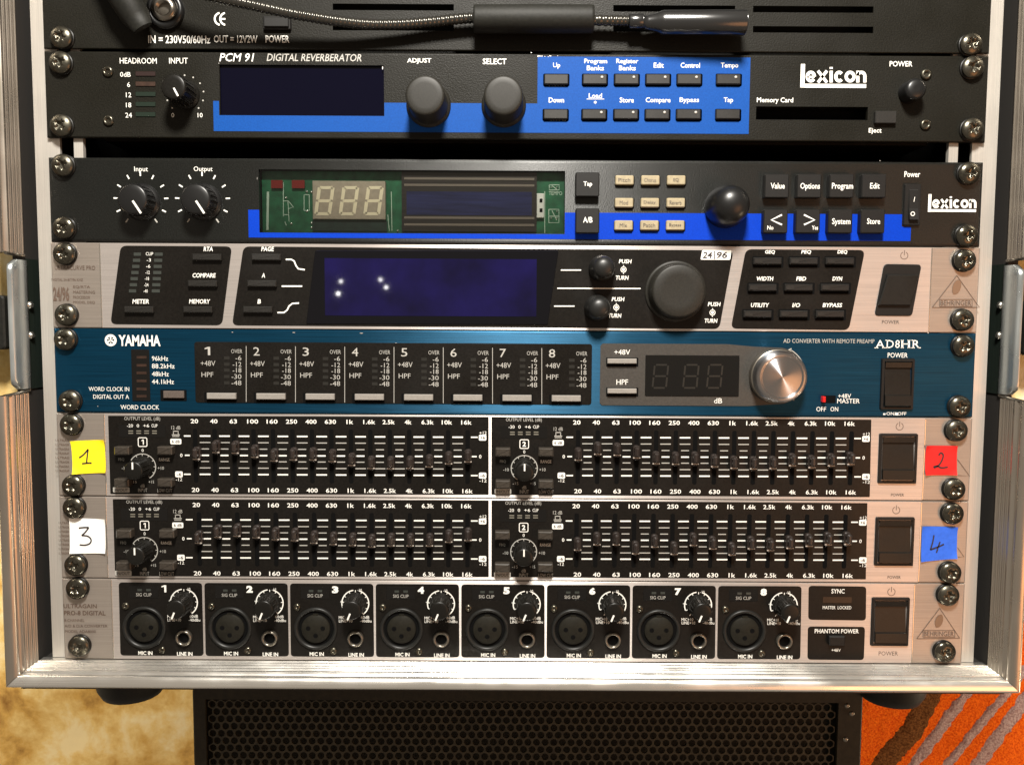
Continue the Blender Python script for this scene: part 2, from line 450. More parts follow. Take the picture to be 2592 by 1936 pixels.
def rack_screw(parent, x, y):
    a, z = at(x, y, 4.0)
    def f(b):
        n = 30; R = 5.6
        vs = {}; lst = []; fs = []
        def H(u, v):
            r = math.hypot(u, v)
            h = 1.3 + 2.7 * math.sqrt(max(0, 1 - (r / R) ** 2 * .93))
            au, av = abs(u), abs(v)
            if (au < .75 and av < 2.7) or (av < .75 and au < 2.7): h = min(h, 1.9 + .25 * max(au, av))
            elif (au < 1.3 and av < 1.3): h -= .8
            return h
        rings = [0.4, .75, 1.1, 1.5, 2.0, 2.4, 2.75, 3.1, 3.6, 4.1, 4.6, 5.0, 5.3, 5.5, 5.6]
        seg = 48
        vsl = [(0, 1.9, 0)]
        for r in rings:
            for k in range(seg):
                q = 2 * math.pi * k / seg; u, v = r * math.cos(q), r * math.sin(q); vsl.append((u, H(u, v), v))
        fs = [(0, 1 + k, 1 + (k + 1) % seg) for k in range(seg)]
        for j in range(len(rings) - 1):
            for k in range(seg):
                k2 = (k + 1) % seg; fs.append((1 + j * seg + k, 1 + (j + 1) * seg + k, 1 + (j + 1) * seg + k2, 1 + j * seg + k2))
        b.add(vsl, fs, True)
        b.lathe(0, 0, [(5.6, 2.1), (5.45, .9), (5.3, .4)], 40, cap=False)
    me = cached(('screw_head', 'screw_metal'), f)
    o = link('rack_screw', me, None, parent, (a, .7, z), random.uniform(-.9, .9))
    def g(b): b.lathe(0, 0, [(5.9, -.6), (5.9, .2), (5.5, .5), (4.5, .55)], 36)
    link('washer', cached(('washer', 'knob_black'), g), None, o, (a, .6, z))
def small_screw(parent, k, x, y, r=2.6, m='dull_metal', name='small_screw'):
    a, z = P(k, x, y, 1)
    def f(b):
        b.lathe(0, 0, [(r, 0), (r, .7), (r * .8, 1.3), (r * .5, 1.5), (r * .45, .5)], 20)
    link(name, cached(('small_screw', m, r), f), None, parent, (a, 0.05, z))
def button(parent, k, x0, x1, y0, y1, h=2.2, m='button_dark', r=.5, ch=.35, name='button', d0=0.0, led=None, label=None):
    a, b_, z0, z1 = box(k, x0, x1, y0, y1, h)
    w_, h_ = q2(b_ - a), q2(z1 - z0)
    me = cached((name, m, w_, h_, h, r), lambda b: b.rbox(-w_ / 2, w_ / 2, -h_ / 2, h_ / 2, 0, h, r, ch))
    o = link(name, me, None, parent, ((a + b_) / 2, d0, (z0 + z1) / 2), label=label)
    return o
def halo(parent, k, x0, x1, y0, y1, m='hollow', d=.12, r=.8, name='button_surround'):
    a, b_, z0, z1 = box(k, x0, x1, y0, y1, d)
    b = MB(); b.rbox(a, b_, z0, z1, 0.02, d, r); return link(name, b.mesh(name), m, parent)
def pointer_knob(parent, cx, cz, r, h, m, ptr_ang, ptr_r0, ptr_r1, pw=.8, skirt=None, flutes=0, dome=.6, d0=0):
    sk = skirt or r
    def f(b):
        prof = [(sk, 0), (sk, 1.0), (r * 1.03, 1.6), (r, 2.0), (r * .97, h - .9), (r * .93, h - .3), (r * .84, h)]
        if dome: prof += [(r * .6, h + dome * .5), (r * .3, h + dome * .9), (r * .05, h + dome)]
        b.lathe(0, 0, prof, 40)
        for i in range(flutes):
            q = 2 * math.pi * i / flutes
            x, z = r * .985 * math.cos(q), r * .985 * math.sin(q)
            b.tube([(x, 2.2, z), (x, h - .8, z)], r * .055, 6)
    o = link('knob', cached(('knob', m, r, h, sk, flutes, dome), f), None, parent, (cx, d0, cz))
    if pw:
        def g(b):
            b.rbox(ptr_r0, ptr_r1, -pw / 2, pw / 2, 0, .3)
        p = link('pointer', cached(('pointer', 'white_print', ptr_r0, ptr_r1, pw), g), None, o, (cx, d0 + h + dome * .75 + .05, cz), -math.radians(ptr_ang))
    return o
def rocker(parent, k, x0, x1, y0, y1, frame=None, split=.3, h=3.0, lip=True):
    """black power rocker in its bezel; y measured in photo zoom"""
    a, b_, z0, z1 = box(k, x0, x1, y0, y1, 1.0)
    bz = MB()
    out = rrect(a, b_, z0, z1, .8); n = len(out)
    ins = inset(out, 1.5)
    bz.add([(x, 0, z) for x, z in out] + [(x, 1.2, z) for x, z in inset(out, .3)] + [(x, 1.3, z) for x, z in ins] + [(x, -1.5, z) for x, z in ins],
           [(i + n * j, (i + 1) % n + n * j, (i + 1) % n + n * (j + 1), i + n * (j + 1)) for j in range(3) for i in range(n)])
    s = link('power_switch', bz.mesh('power_switch'), 'button_black', parent)
    r = MB(); a2, b2, c0, c1 = a + 2.0, b_ - 2.0, z0 + 2.0, z1 - 2.0
    zm = c0 + (c1 - c0) * .24; zt = c1 - (c1 - c0) * .14
    prof = [(c0, .2), (c0 + .3, 2.6), (zm, 2.2), (zm + .5, 1.4), (zt, .2), (zt + .4, 1.2), (c1, 1.6), (c1, -1)]
    vs = [(x, d, z) for x in (a2, b2) for z, d in prof]; n = len(prof)
    r.add(vs, [(i, n + i, n + i + 1, i + 1) for i in range(n - 1)] + [tuple(range(n)), tuple(range(2 * n - 1, n - 1, -1))])
    link('rocker', r.mesh('rocker'), 'rocker_black', s)
    return s

UNITS = {'psu': (320.1, 362), 'rev': (275.6, 318.9), 'mpx': (222.6, 265.7), 'deq': (178.0, 222.1), 'yam': (133.6, 177.7),
         'eqa': (89.2, 133.2), 'eqb': (44.8, 88.8), 'pre': (.5, 44.4)}
def device(name, label, key, pm, holes=(), ch=.9, x0=-241.3, x1=241.3, thick=2.6):
    z0, z1 = UNITS[key]
    t = thing(name, label, 'rack device', (0, 0, z0))
    b = panel(x0, x1, z0, z1, list(holes), ch=ch, thick=thick)
    link('front_panel', b.mesh('front_panel'), pm, t)
    c = MB(); c.rbox(-218, 218, z0 + .9, z1 - .9, -240, -14, 0, back=True)
    link('chassis', c.mesh('chassis'), 'warm_black', t)
    return t

# ================================================================== SETTING
b = MB(); b.add([(-1600, -460, -900), (1600, -460, -900), (1600, -460, 1200), (-1600, -460, 1200)], [(0, 1, 2, 3)])
# uneven stone wall: a displaced grid
b = MB(); NX, NZ = 120, 90
from mathutils import noise as mn
vs = []
for j in range(NZ + 1):
    for i in range(NX + 1):
        x = -900 + 1800 * i / NX; z = -420 + 1250 * j / NZ
        h = 9 * mn.noise(Vector((x / 90, z / 90, 2))) + 3 * mn.noise(Vector((x / 25, z / 25, 7)))
        vs.append((x, -440 + h, z))
b.add(vs, [(j * (NX + 1) + i, j * (NX + 1) + i + 1, (j + 1) * (NX + 1) + i + 1, (j + 1) * (NX + 1) + i) for j in range(NZ) for i in range(NX)], True)
o = link('wall', b.mesh('wall'), 'ochre_stone'); o['kind'] = 'structure'

# hanging rug on the wall at the right
DR = -405
def rug():
    t = thing('rug', 'orange shaggy rug with mauve and brown stripes hanging at the lower right', 'rug', (*[at(2300, 2600, DR)[0]], DR, at(2300, 2600, DR)[1]))
    def shape(name, m, poly_fn, d):
        b = MB(); poly_fn(b, d); link(name, b.mesh(name), m, t)
    # backing: fine bumpy grid
    xa, xb = at(2090, 1800, DR)[0], at(3400, 1800, DR)[0]
    za, zb = at(2300, 2700, DR)[1], at(2300, 900, DR)[1]
    NX, NZ = 110, 130
    def base(b, d):
        vs = []
        for j in range(NZ + 1):
            for i in range(NX + 1):
                x = xa + (xb - xa) * i / NX; z = za + (zb - za) * j / NZ
                vs.append((x, d + 3 * mn.noise(Vector((x / 9, z / 9, 1))) + 1.5 * mn.noise(Vector((x / 3, z / 3, 4))), z))
        b.add(vs, [(j * (NX + 1) + i, j * (NX + 1) + i + 1, (j + 1) * (NX + 1) + i + 1, (j + 1) * (NX + 1) + i) for j in range(NZ) for i in range(NX)], True)
        b.rbox(xa, xb, za, zb, d - 14, d - 4)
    shape('pile', 'orange_pile', base, DR)
    def band(center, wd, seed, dd=0):
        def f(b, d):
            pts = []
            for i in range(len(center) - 1):
                (ax, ay), (bx, by) = center[i], center[i + 1]
                n = max(2, int(math.hypot(bx - ax, by - ay) / 7))
                for k in range(n): pts.append((ax + (bx - ax) * k / n, ay + (by - ay) * k / n))
            pts.append(center[-1]); L = []; R_ = []
            rows = []
            M_ = 6
            for i, (x, y) in enumerate(pts):
                q0 = pts[max(0, i - 1)]; q1 = pts[min(len(pts) - 1, i + 1)]
                tx, ty = q1[0] - q0[0], q1[1] - q0[1]; l = math.hypot(tx, ty); nx, ny = -ty / l, tx / l
                j0 = 2 * mn.noise(Vector((i * .7, seed, 0))) + random.uniform(-2, 2)
                j1 = 2 * mn.noise(Vector((i * .7, seed + 9, 0))) + random.uniform(-2, 2)
                row = []
                for m_ in range(M_ + 1):
                    off = -wd / 2 + j0 + (wd + j1 - j0) * m_ / M_
                    X, Z = at(x + nx * off, y + ny * off, DR)
                    e = -1.2 if m_ in (0, M_) else 2.2
                    row.append((X, d + e + random.uniform(-.8, .8) + 3 * mn.noise(Vector((X / 9, Z / 9, 1))), Z))
                rows.append(row)
            vs = [p for r in rows for p in r]; W_ = M_ + 1
            b.add(vs, [(i * W_ + m_, i * W_ + m_ + 1, (i + 1) * W_ + m_ + 1, (i + 1) * W_ + m_) for i in range(len(rows) - 1) for m_ in range(M_)], True)
        return f
    shape('stripe', 'mauve_pile', band([(2150, 2150), (2312, 1936), (2448, 1750), (2560, 1590), (2700, 1400)], 30, 1), DR + .6)
    shape('stripe', 'mauve_pile', band([(2300, 2060), (2401, 1930), (2550, 1748), (2740, 1520)], 24, 2), DR + .6)
    shape('stripe', 'mauve_pile', band([(2360, 2090), (2484, 1920), (2592, 1775), (2650, 1695), (2790, 1500)], 35, 3), DR + .6)
    shape('stripe', 'brown_pile', band([(2130, 2120), (2240, 1925), (2308, 1850), (2340, 1790), (2362, 1740), (2380, 1600), (2420, 1400)], 58, 4), DR + .6)
rug()

# perforated box under the case
def perforated_box():
    x0, x1 = at(486, 1760, -30)[0], at(2186, 1760, -30)[0]
    z1, z0 = -13.5, -150.0
    t = thing('perforated_box', 'dark box with perforated steel front standing under the equipment case', 'metal box', ((x0 + x1) / 2, -30, z0))
    gx0, gx1 = at(524, 1800, -30)[0], at(2118, 1800, -30)[0]; gz1, gz0 = at(1300, 1776, -31)[1], -143
    b = panel(x0, x1, z0, z1, [(gx0 - 1, gx1 + 1, gz0 - 1, gz1 + 1)], thick=3, ch=1.2, front=-30)
    link('front_frame', b.mesh('front_frame'), 'box_paint', t)
    b = MB(); b.rbox(x0, x1, z0, z1, -400, -33.2, back=True); b2 = MB()
    b.f = [f for i, f in enumerate(b.f) if i != 4]; b.sm = b.sm[:len(b.f)]
    link('shell', b.mesh('shell'), 'box_paint', t)
    b = MB(); b.face([(x0 + 2, -40, z0 + 1), (x1 - 2, -40, z0 + 1), (x1 - 2, -40, z1 - 1), (x0 + 2, -40, z1 - 1)])
    link('inner_plate', b.mesh('inner_plate'), 'box_paint', t)
    p = 5.0; rr = 2.05; rowh = p * .866; d = -31.5
    b = MB()
    nr = int((gz1 - gz0) / rowh); nc = int((gx1 - gx0) / p)
    hexa = [(p / math.sqrt(3) * math.sin(math.radians(60 * k)), p / math.sqrt(3) * math.cos(math.radians(60 * k))) for k in range(6)]
    H12 = []
    for k in range(6):
        a, c = hexa[k], hexa[(k + 1) % 6]; H12 += [a, ((a[0] + c[0]) / 2, (a[1] + c[1]) / 2)]
    C12 = []
    for k in range(12):
        q = math.atan2(H12[k][1], H12[k][0]); C12.append((rr * math.cos(q), rr * math.sin(q)))
    vs = []; fs = []
    for r in range(nr):
        for c in range(nc):
            cx = gx0 + p / 2 + c * p + (p / 2 if r % 2 else 0); cz = gz1 - p / 2 - r * rowh
            o_ = len(vs)
            vs += [(cx + x, d, cz + z) for x, z in H12] + [(cx + x, d, cz + z) for x, z in C12] + [(cx + x, d - 1.2, cz + z) for x, z in C12]
            for k in range(12):
                k2 = (k + 1) % 12
                fs.append((o_ + k, o_ + 12 + k, o_ + 12 + k2, o_ + k2)); fs.append((o_ + 12 + k, o_ + 24 + k, o_ + 24 + k2, o_ + 12 + k2))
    b.add(vs, fs)
    g = link('grille', b.mesh('grille'), 'grille_paint', t); g['kind'] = 'stuff'
    for x, y in ((2144, 1785), (2156, 1805), (2140, 1870)):
        X, Z = at(x, y, -30)
        link('rivet', cached(('rivet', 'dull_metal'), lambda b: b.lathe(0, 0, [(1.6, 0), (1.3, .7), (.6, 1)], 14)), None, t, (X, -30, Z))
perforated_box()

# ================================================================== THE CASE
def case():
    t = thing('flight_case', 'open front equipment case edged with ribbed aluminium profile holding all the rack devices', 'equipment case', (0, 0, -12))
    LX, LZ, TOP = 254.0, .35, 372.0
    # cross-section of the edging: (outward offset, depth)
    sec = [(.2, -3), (.2, .6)]
    for dc in (1.6, 5.0, 8.6, 12.2):          # grooves, each with a rounded bead in front of it
        sec += [(.2, dc - .55), (1.9, dc - .45), (1.9, dc + .35)]
        for k in range(6):
            q_ = math.pi * k / 5; sec.append((.2 - .45 * math.sin(q_), dc + .95 - .55 * math.cos(q_)))
        sec.append((.25, dc + 1.7))
    sec += [(.3, 14.8), (.5, 15.1), (3.2, 15.5), (3.4, 17.6), (1.2, 18.1), (.8, 19.0)]
    for k in range(1, 9):
        q_ = math.pi / 2 * k / 8; sec.append((.8 + 5.2 * (1 - math.cos(q_)), 19.0 + 3.2 * math.sin(q_)))
    sec += [(6.3, 21.8), (6.4, 10.0)]
    def seg(a, bb, fn, m, name='edge_profile', s0=0):
        b = MB(); n = len(sec); NS = 2
        vs = [fn(o, d, a) for o, d in sec[s0:]] + [fn(o, d, bb) for o, d in sec[s0:]]; n = len(sec) - s0
        b.add(vs, [(i, n + i, n + i + 1, i + 1) for i in range(n - 1)], True)
        link(name, b.mesh(name), m, t)
    e = .18
    # bottom: mitred both ends
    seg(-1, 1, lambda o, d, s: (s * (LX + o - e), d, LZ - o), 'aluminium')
    zn0, zn1 = at(48, 1000, 14)[1], at(48, 640, 14)[1]
    for sx in (-1, 1):
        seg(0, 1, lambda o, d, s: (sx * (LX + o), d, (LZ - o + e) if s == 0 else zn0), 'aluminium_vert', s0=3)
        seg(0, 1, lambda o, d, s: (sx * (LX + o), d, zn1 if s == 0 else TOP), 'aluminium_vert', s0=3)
        # notch: pressed latch dish with rivets and strap
        b = MB(); X = LX + .4
        def strip(d0, d1, bow, inz=0):
            n = 8; vs = []
            for i in range(n + 1):
                u = i / n; dd = d0 + (d1 - d0) * u
                vs += [(sx * (X + bow * math.sin(u * math.pi)), dd, zn0 + 2 + inz), (sx * (X + bow * math.sin(u * math.pi)), dd, zn1 - 2 - inz)]
            b.add(vs, [(2 * i, 2 * i + 1, 2 * i + 3, 2 * i + 2) for i in range(n)], True)
        strip(-14, 0.2, .1); k1 = link('latch_plate', b.mesh('latch_plate'), 'latch_dark', t)
        b = MB(); pr = []
        zc0, zc1 = zn0 + 2.5, zn1 - 3
        for z in [zc0 + (zc1 - zc0) * i / 24 for i in range(25)]:
            e1 = min(z - zc0, zc1 - z); r = 5.0; cut = 0 if e1 > r else r - math.sqrt(max(0, r * r - (r - e1) ** 2))
            pr.append([(sx * (X - .2), -.2, z), (sx * (X - .9), .6, z), (sx * (X - 1.0), 2.2, z), (sx * (X - .8), max(8, 12.6 - cut), z), (sx * (X - .1), max(8.4, 13.8 - cut), z), (sx * (X + 2), max(8.6, 14 - cut), z)])
        vs = [p for r in pr for p in r]; b.add(vs, [(j * 6 + i, j * 6 + i + 1, (j + 1) * 6 + i + 1, (j + 1) * 6 + i) for j in range(24) for i in range(5)], True)
        link('latch_rim', b.mesh('latch_rim'), 'latch_zinc', t)
        b = MB(); b.tube([(sx * (X + .5), 1, zn1 - .5), (sx * (X + .5), 17, zn1 - .2)], .9, 8); link('latch_edge', b.mesh('latch_edge'), 'dull_metal', t); b = MB(); b.tube([(sx * (X + .5), 0, zn0 + 1.6), (sx * (X + .2), 10, zn0 + .6), (sx * (X + 3), 19, zn0 - .4)], 1.0, 8)
        link('latch_edge', b.mesh('latch_edge'), 'dull_metal', t)
        for yy in (772, 850):
            z = at(66 if sx < 0 else 2520, yy, 8)[1]
            b = MB(); b.tube([(0, 0, 0), (-sx * .9, 0, 0), (-sx * 1.5, 0, 0)], 1.9, 14, rf=lambda i: (2.1, 2.0, 1.2)[i])
            link('rivet', b.mesh('rivet'), 'bright_metal', t, (sx * (X - .1), -2.0, z))
        # side grip outside, seen through the notch
        b = MB(); zc, zd = at(20, 884, 8)[1], at(20, 748, 8)[1]
        b.rbox(min(sx * 258.5, sx * 290), max(sx * 258.5, sx * 290), zc, zd, -4, 14, 2, .8, back=True)
        link('side_grip', b.mesh('side_grip'), 'rubber_black', t)
        b = MB(); b.rbox(min(sx * 257.2, sx * 320), max(sx * 257.2, sx * 320), zn0 - 14, zn1 + 14, -14, -6, 0, back=True)
        link('side_board', b.mesh('side_board'), 'ochre_stone', t)
        # rail with square slots
        b = MB(); xr = [249.0, 235.6, 229.3, 224.5]
        def strip2(xa, xb, za, zb): b.face([(sx * xa, -2.7, za), (sx * xb, -2.7, za), (sx * xb, -2.7, zb), (sx * xa, -2.7, zb)])
        strip2(249, 236.0, LZ, TOP); strip2(228.8, 224.0, LZ, TOP)
        z = LZ
        for k in range(17):
            za = UNITS['psu'][0] + 60 - k * 22.2
            strip2(236.0, 228.8, za - 3, za + 3) if not (262 < za < 280) else None
        b.face([(sx * 249, -2.7, LZ), (sx * 249, -2.7, TOP), (sx * 249, -20, TOP), (sx * 249, -20, LZ)])
        b.face([(sx * 224, -2.7, LZ), (sx * 224, -2.7, TOP), (sx * 224, -5.5, TOP), (sx * 224, -5.5, LZ)])
        for xq in (236.0, 228.8): b.face([(sx * xq, -2.7, LZ), (sx * xq, -2.7, TOP), (sx * xq, -4.7, TOP), (sx * xq, -4.7, LZ)])
        link('mounting_rail', b.mesh('mounting_rail'), 'rail_metal', t)
        # black plywood side
        b = MB(); b.rbox(min(sx * 255.0, sx * 260), max(sx * 255.0, sx * 260), -8, TOP, -400, 2, 0, back=True)
        link('side_wall', b.mesh('side_wall'), 'plywood_black', t)
        # foot under the case
        X, Z = at(335 if sx < 0 else 2254, 1745, -30)
        b = MB(); n = 32; vs = []
        prof = [(19.5, -11), (19.8, -20), (18.6, -27), (16.0, -31.5), (10, -32.5)]
        for r, z in prof:
            for k in range(n): q = 2 * math.pi * k / n; vs.append((r * math.cos(q), r * math.sin(q), z))
        b.add(vs, [(j * n + k, j * n + (k + 1) % n, (j + 1) * n + (k + 1) % n, (j + 1) * n + k) for j in range(4) for k in range(n)], True)
        b.f.append(tuple(range(4 * n, 5 * n))); b.sm.append(False)
        link('foot', b.mesh('foot'), 'rubber_black', t, (X, -30, 0))
    b = MB(); b.rbox(-259.5, 259.5, -12, -1.2, -400, 9.5, 0, back=True); link('floor_board', b.mesh('floor_board'), 'plywood_black', t)
    b = MB(); b.rbox(-259.5, 259.5, TOP, TOP + 10, -400, 9.5, 0, back=True); link('top_board', b.mesh('top_board'), 'plywood_black', t)
    b = MB(); b.face([(-254, -398, -1), (254, -398, -1), (254, -398, TOP), (-254, -398, TOP)]); link('back_board', b.mesh('back_board'), 'void_felt', t)
case()

# ================================================================== lamp power supply (top)
def holes_px(*bs): return [box(*q) for q in bs]
def psu():
    sl = [('P', 842, 1149, 12, 26), ('P', 1552, 1861, 14, 29), ('P', 1906, 2211, 17, 33), ('P', 842, 1149, 62, 77), ('P', 1552, 1861, 65, 81), ('P', 1906, 2211, 67, 84),
          ('P', 842, 1149, -38, -24), ('P', 1552, 1861, -36, -21), ('P', 1906, 2211, -34, -19)]
    hs = holes_px(*sl)
    # align rows
    fix = []
    for i, h in enumerate(hs): fix.append((round(h[0], 1), round(h[1], 1), *[round(v, 1) for v in (h[2], h[3])]))
    rows = {}
    for i, h in enumerate(fix):
        r = i // 3; rows.setdefault(r, (h[2] - .2, h[2] + 3.0))
    fix = [(h[0], h[1], *rows[i // 3]) for i, h in enumerate(fix)]
    t = device('lamp_power_supply', 'black vented panel at the top of the rack behind the gooseneck lamp', 'psu', 'warm_black', fix, ch=.6, thick=1.0)
    L = Letters()
    L.t('IN = 230V50/60Hz', 'A', 922, 1308, 222, 272, bold=.012); L.t('OUT = 12V2W', 'A', 1330, 1602, 222, 268); L.t('POWER', 'A', 1652, 1800, 222, 268)
    # conformity mark
    for cx in (1372, 1406):
        X, Z = P('A', cx, 120, .25); L.mb().ring(X, Z, 2.5, 3.2 + .2, .25, 100, 260, 20)
    L.line('A', [(1378, 120), (1402, 120)], .8)
    L.done(t)
    a, b_, z0, z1 = box('A', 1636, 1808, 100, 185, 2)
    b = MB(); b.rbox(a, b_, z0, z1, 0, 2.2, .6, .4); s = link('power_switch', b.mesh('power_switch'), 'button_black', t)
    b = MB(); b.rbox(a + .8, b_ - .8, z0 + 1, z1 - 1, 2.2, 3.4, .3, .3); link('rocker', b.mesh('rocker'), 'button_black', s)
    X, Z = P('A', 1012, 50, 5)
    b = MB(); b.lathe(X, Z, [(9.3, 0), (9.3, 3), (8.2, 3.6), (6.6, 3.6), (6.6, 1), (2, 1)], 36); link('socket', b.mesh('socket'), 'knob_gloss', t)
    b = MB(); b.lathe(X, Z, [(6.0, 1), (6.0, 4.6), (4.2, 5), (3.6, 5), (3.6, 2)], 32); link('socket_nut', b.mesh('socket_nut'), 'dull_metal', t)
    rack_screw(t, 151, 92); rack_screw(t, 2463, 109)
    return t
psu()

# gooseneck lamp lying across
def lamp():
    t = thing('gooseneck_lamp', 'black gooseneck lamp with rubber sleeve and tubular head bent across the top panel', 'gooseneck lamp', (*[at(700, 30, 20)[0]], 20, at(700, 30, 20)[1]))
    pts2 = [(330, -85, 20), (420, -55, 20), (500, -20, 19), (560, -3, 18), (640, 14, 16), (732, 34, 14), (790, 44, 12.5), (854, 54, 11), (931, 62, 9), (1013, 62, 7.5), (1094, 56, 6.5), (1196, 46, 6.5), (1300, 48, 7), (1503, 52, 7), (1600, 54, 7.5)]
    P3 = [Vector((at(x, y, d)[0], d, at(x, y, d)[1])) for x, y, d in pts2]
    # Catmull resample every .5 mm
    out = []
    for i in range(len(P3) - 1):
        p0 = P3[max(i - 1, 0)]; p1 = P3[i]; p2 = P3[i + 1]; p3 = P3[min(i + 2, len(P3) - 1)]
        n = max(2, int((p2 - p1).length / .55))
        for k in range(n):
            u = k / n
            out.append(.5 * ((2 * p1) + (p2 - p0) * u + (2 * p0 - 5 * p1 + 4 * p2 - p3) * u * u + (3 * p1 - p0 - 3 * p2 + p3) * u ** 3))
    b = MB(); b.tube(out, 2.6, 14, rf=lambda i: 2.75 if i % 4 in (0, 1) else 2.4)
    link('neck', b.mesh('neck'), 'neck_metal', t)
    def cyl(name, prof, yy, m, d0_, parent=t, tilt=0):
        b = MB(); n = 32; vs = []
        for (x, r) in prof:
            dd = d0_ + tilt * (x - prof[0][0]) / 260
            X, Z = at(x, yy, dd)
            for k in range(n): q = 2 * math.pi * k / n; vs.append((X, dd + r * math.cos(q), Z + r * math.sin(q)))
        m_ = len(prof)
        b.add(vs, [(j * n + k, (j + 1) * n + k, (j + 1) * n + (k + 1) % n, j * n + (k + 1) % n) for j in range(m_ - 1) for k in range(n)], True)
        b.f.append(tuple(range(n))); b.sm.append(False); b.f.append(tuple(range((m_ - 1) * n, m_ * n))); b.sm.append(False)
        return link(name, b.mesh(name), m, parent)
    cyl('sleeve', [(1199, 6.2), (1199.5, 6.6), (1205, 6.8), (1350, 6.9), (1495, 6.8), (1502, 6.6), (1502.6, 6.2)], 49, 'rubber_black', 7.2)
    cyl('collar', [(1592, 3.3), (1594, 3.6), (1626, 3.6), (1628, 3.4)], 55, 'head_gloss', 8)
    cyl('head', [(1628, 3.2), (1640, 3.6), (1662, 4.6), (1672, 5.5), (1680, 5.8), (1780, 5.9), (1884, 6.1), (1887, 5.8)], 58, 'head_gloss', 8.5, tilt=3.5)
    # plug end in front of the socket
    X, Z = at(300, 10, 22)
    b = MB(); p = [(X - 10, 14, Z + 26), (X - 4, 12, Z + 10), (X + 3, 10, Z - 2), (X + 6, 8.5, Z - 7)]
    b.tube(p, 7, 20, rf=lambda i: (7, 7.6, 7.2, 5)[i]); link('plug', b.mesh('plug'), 'rubber_black', t)
mat('neck_metal', (.065, .062, .054), .24, metal=.8)
lamp()

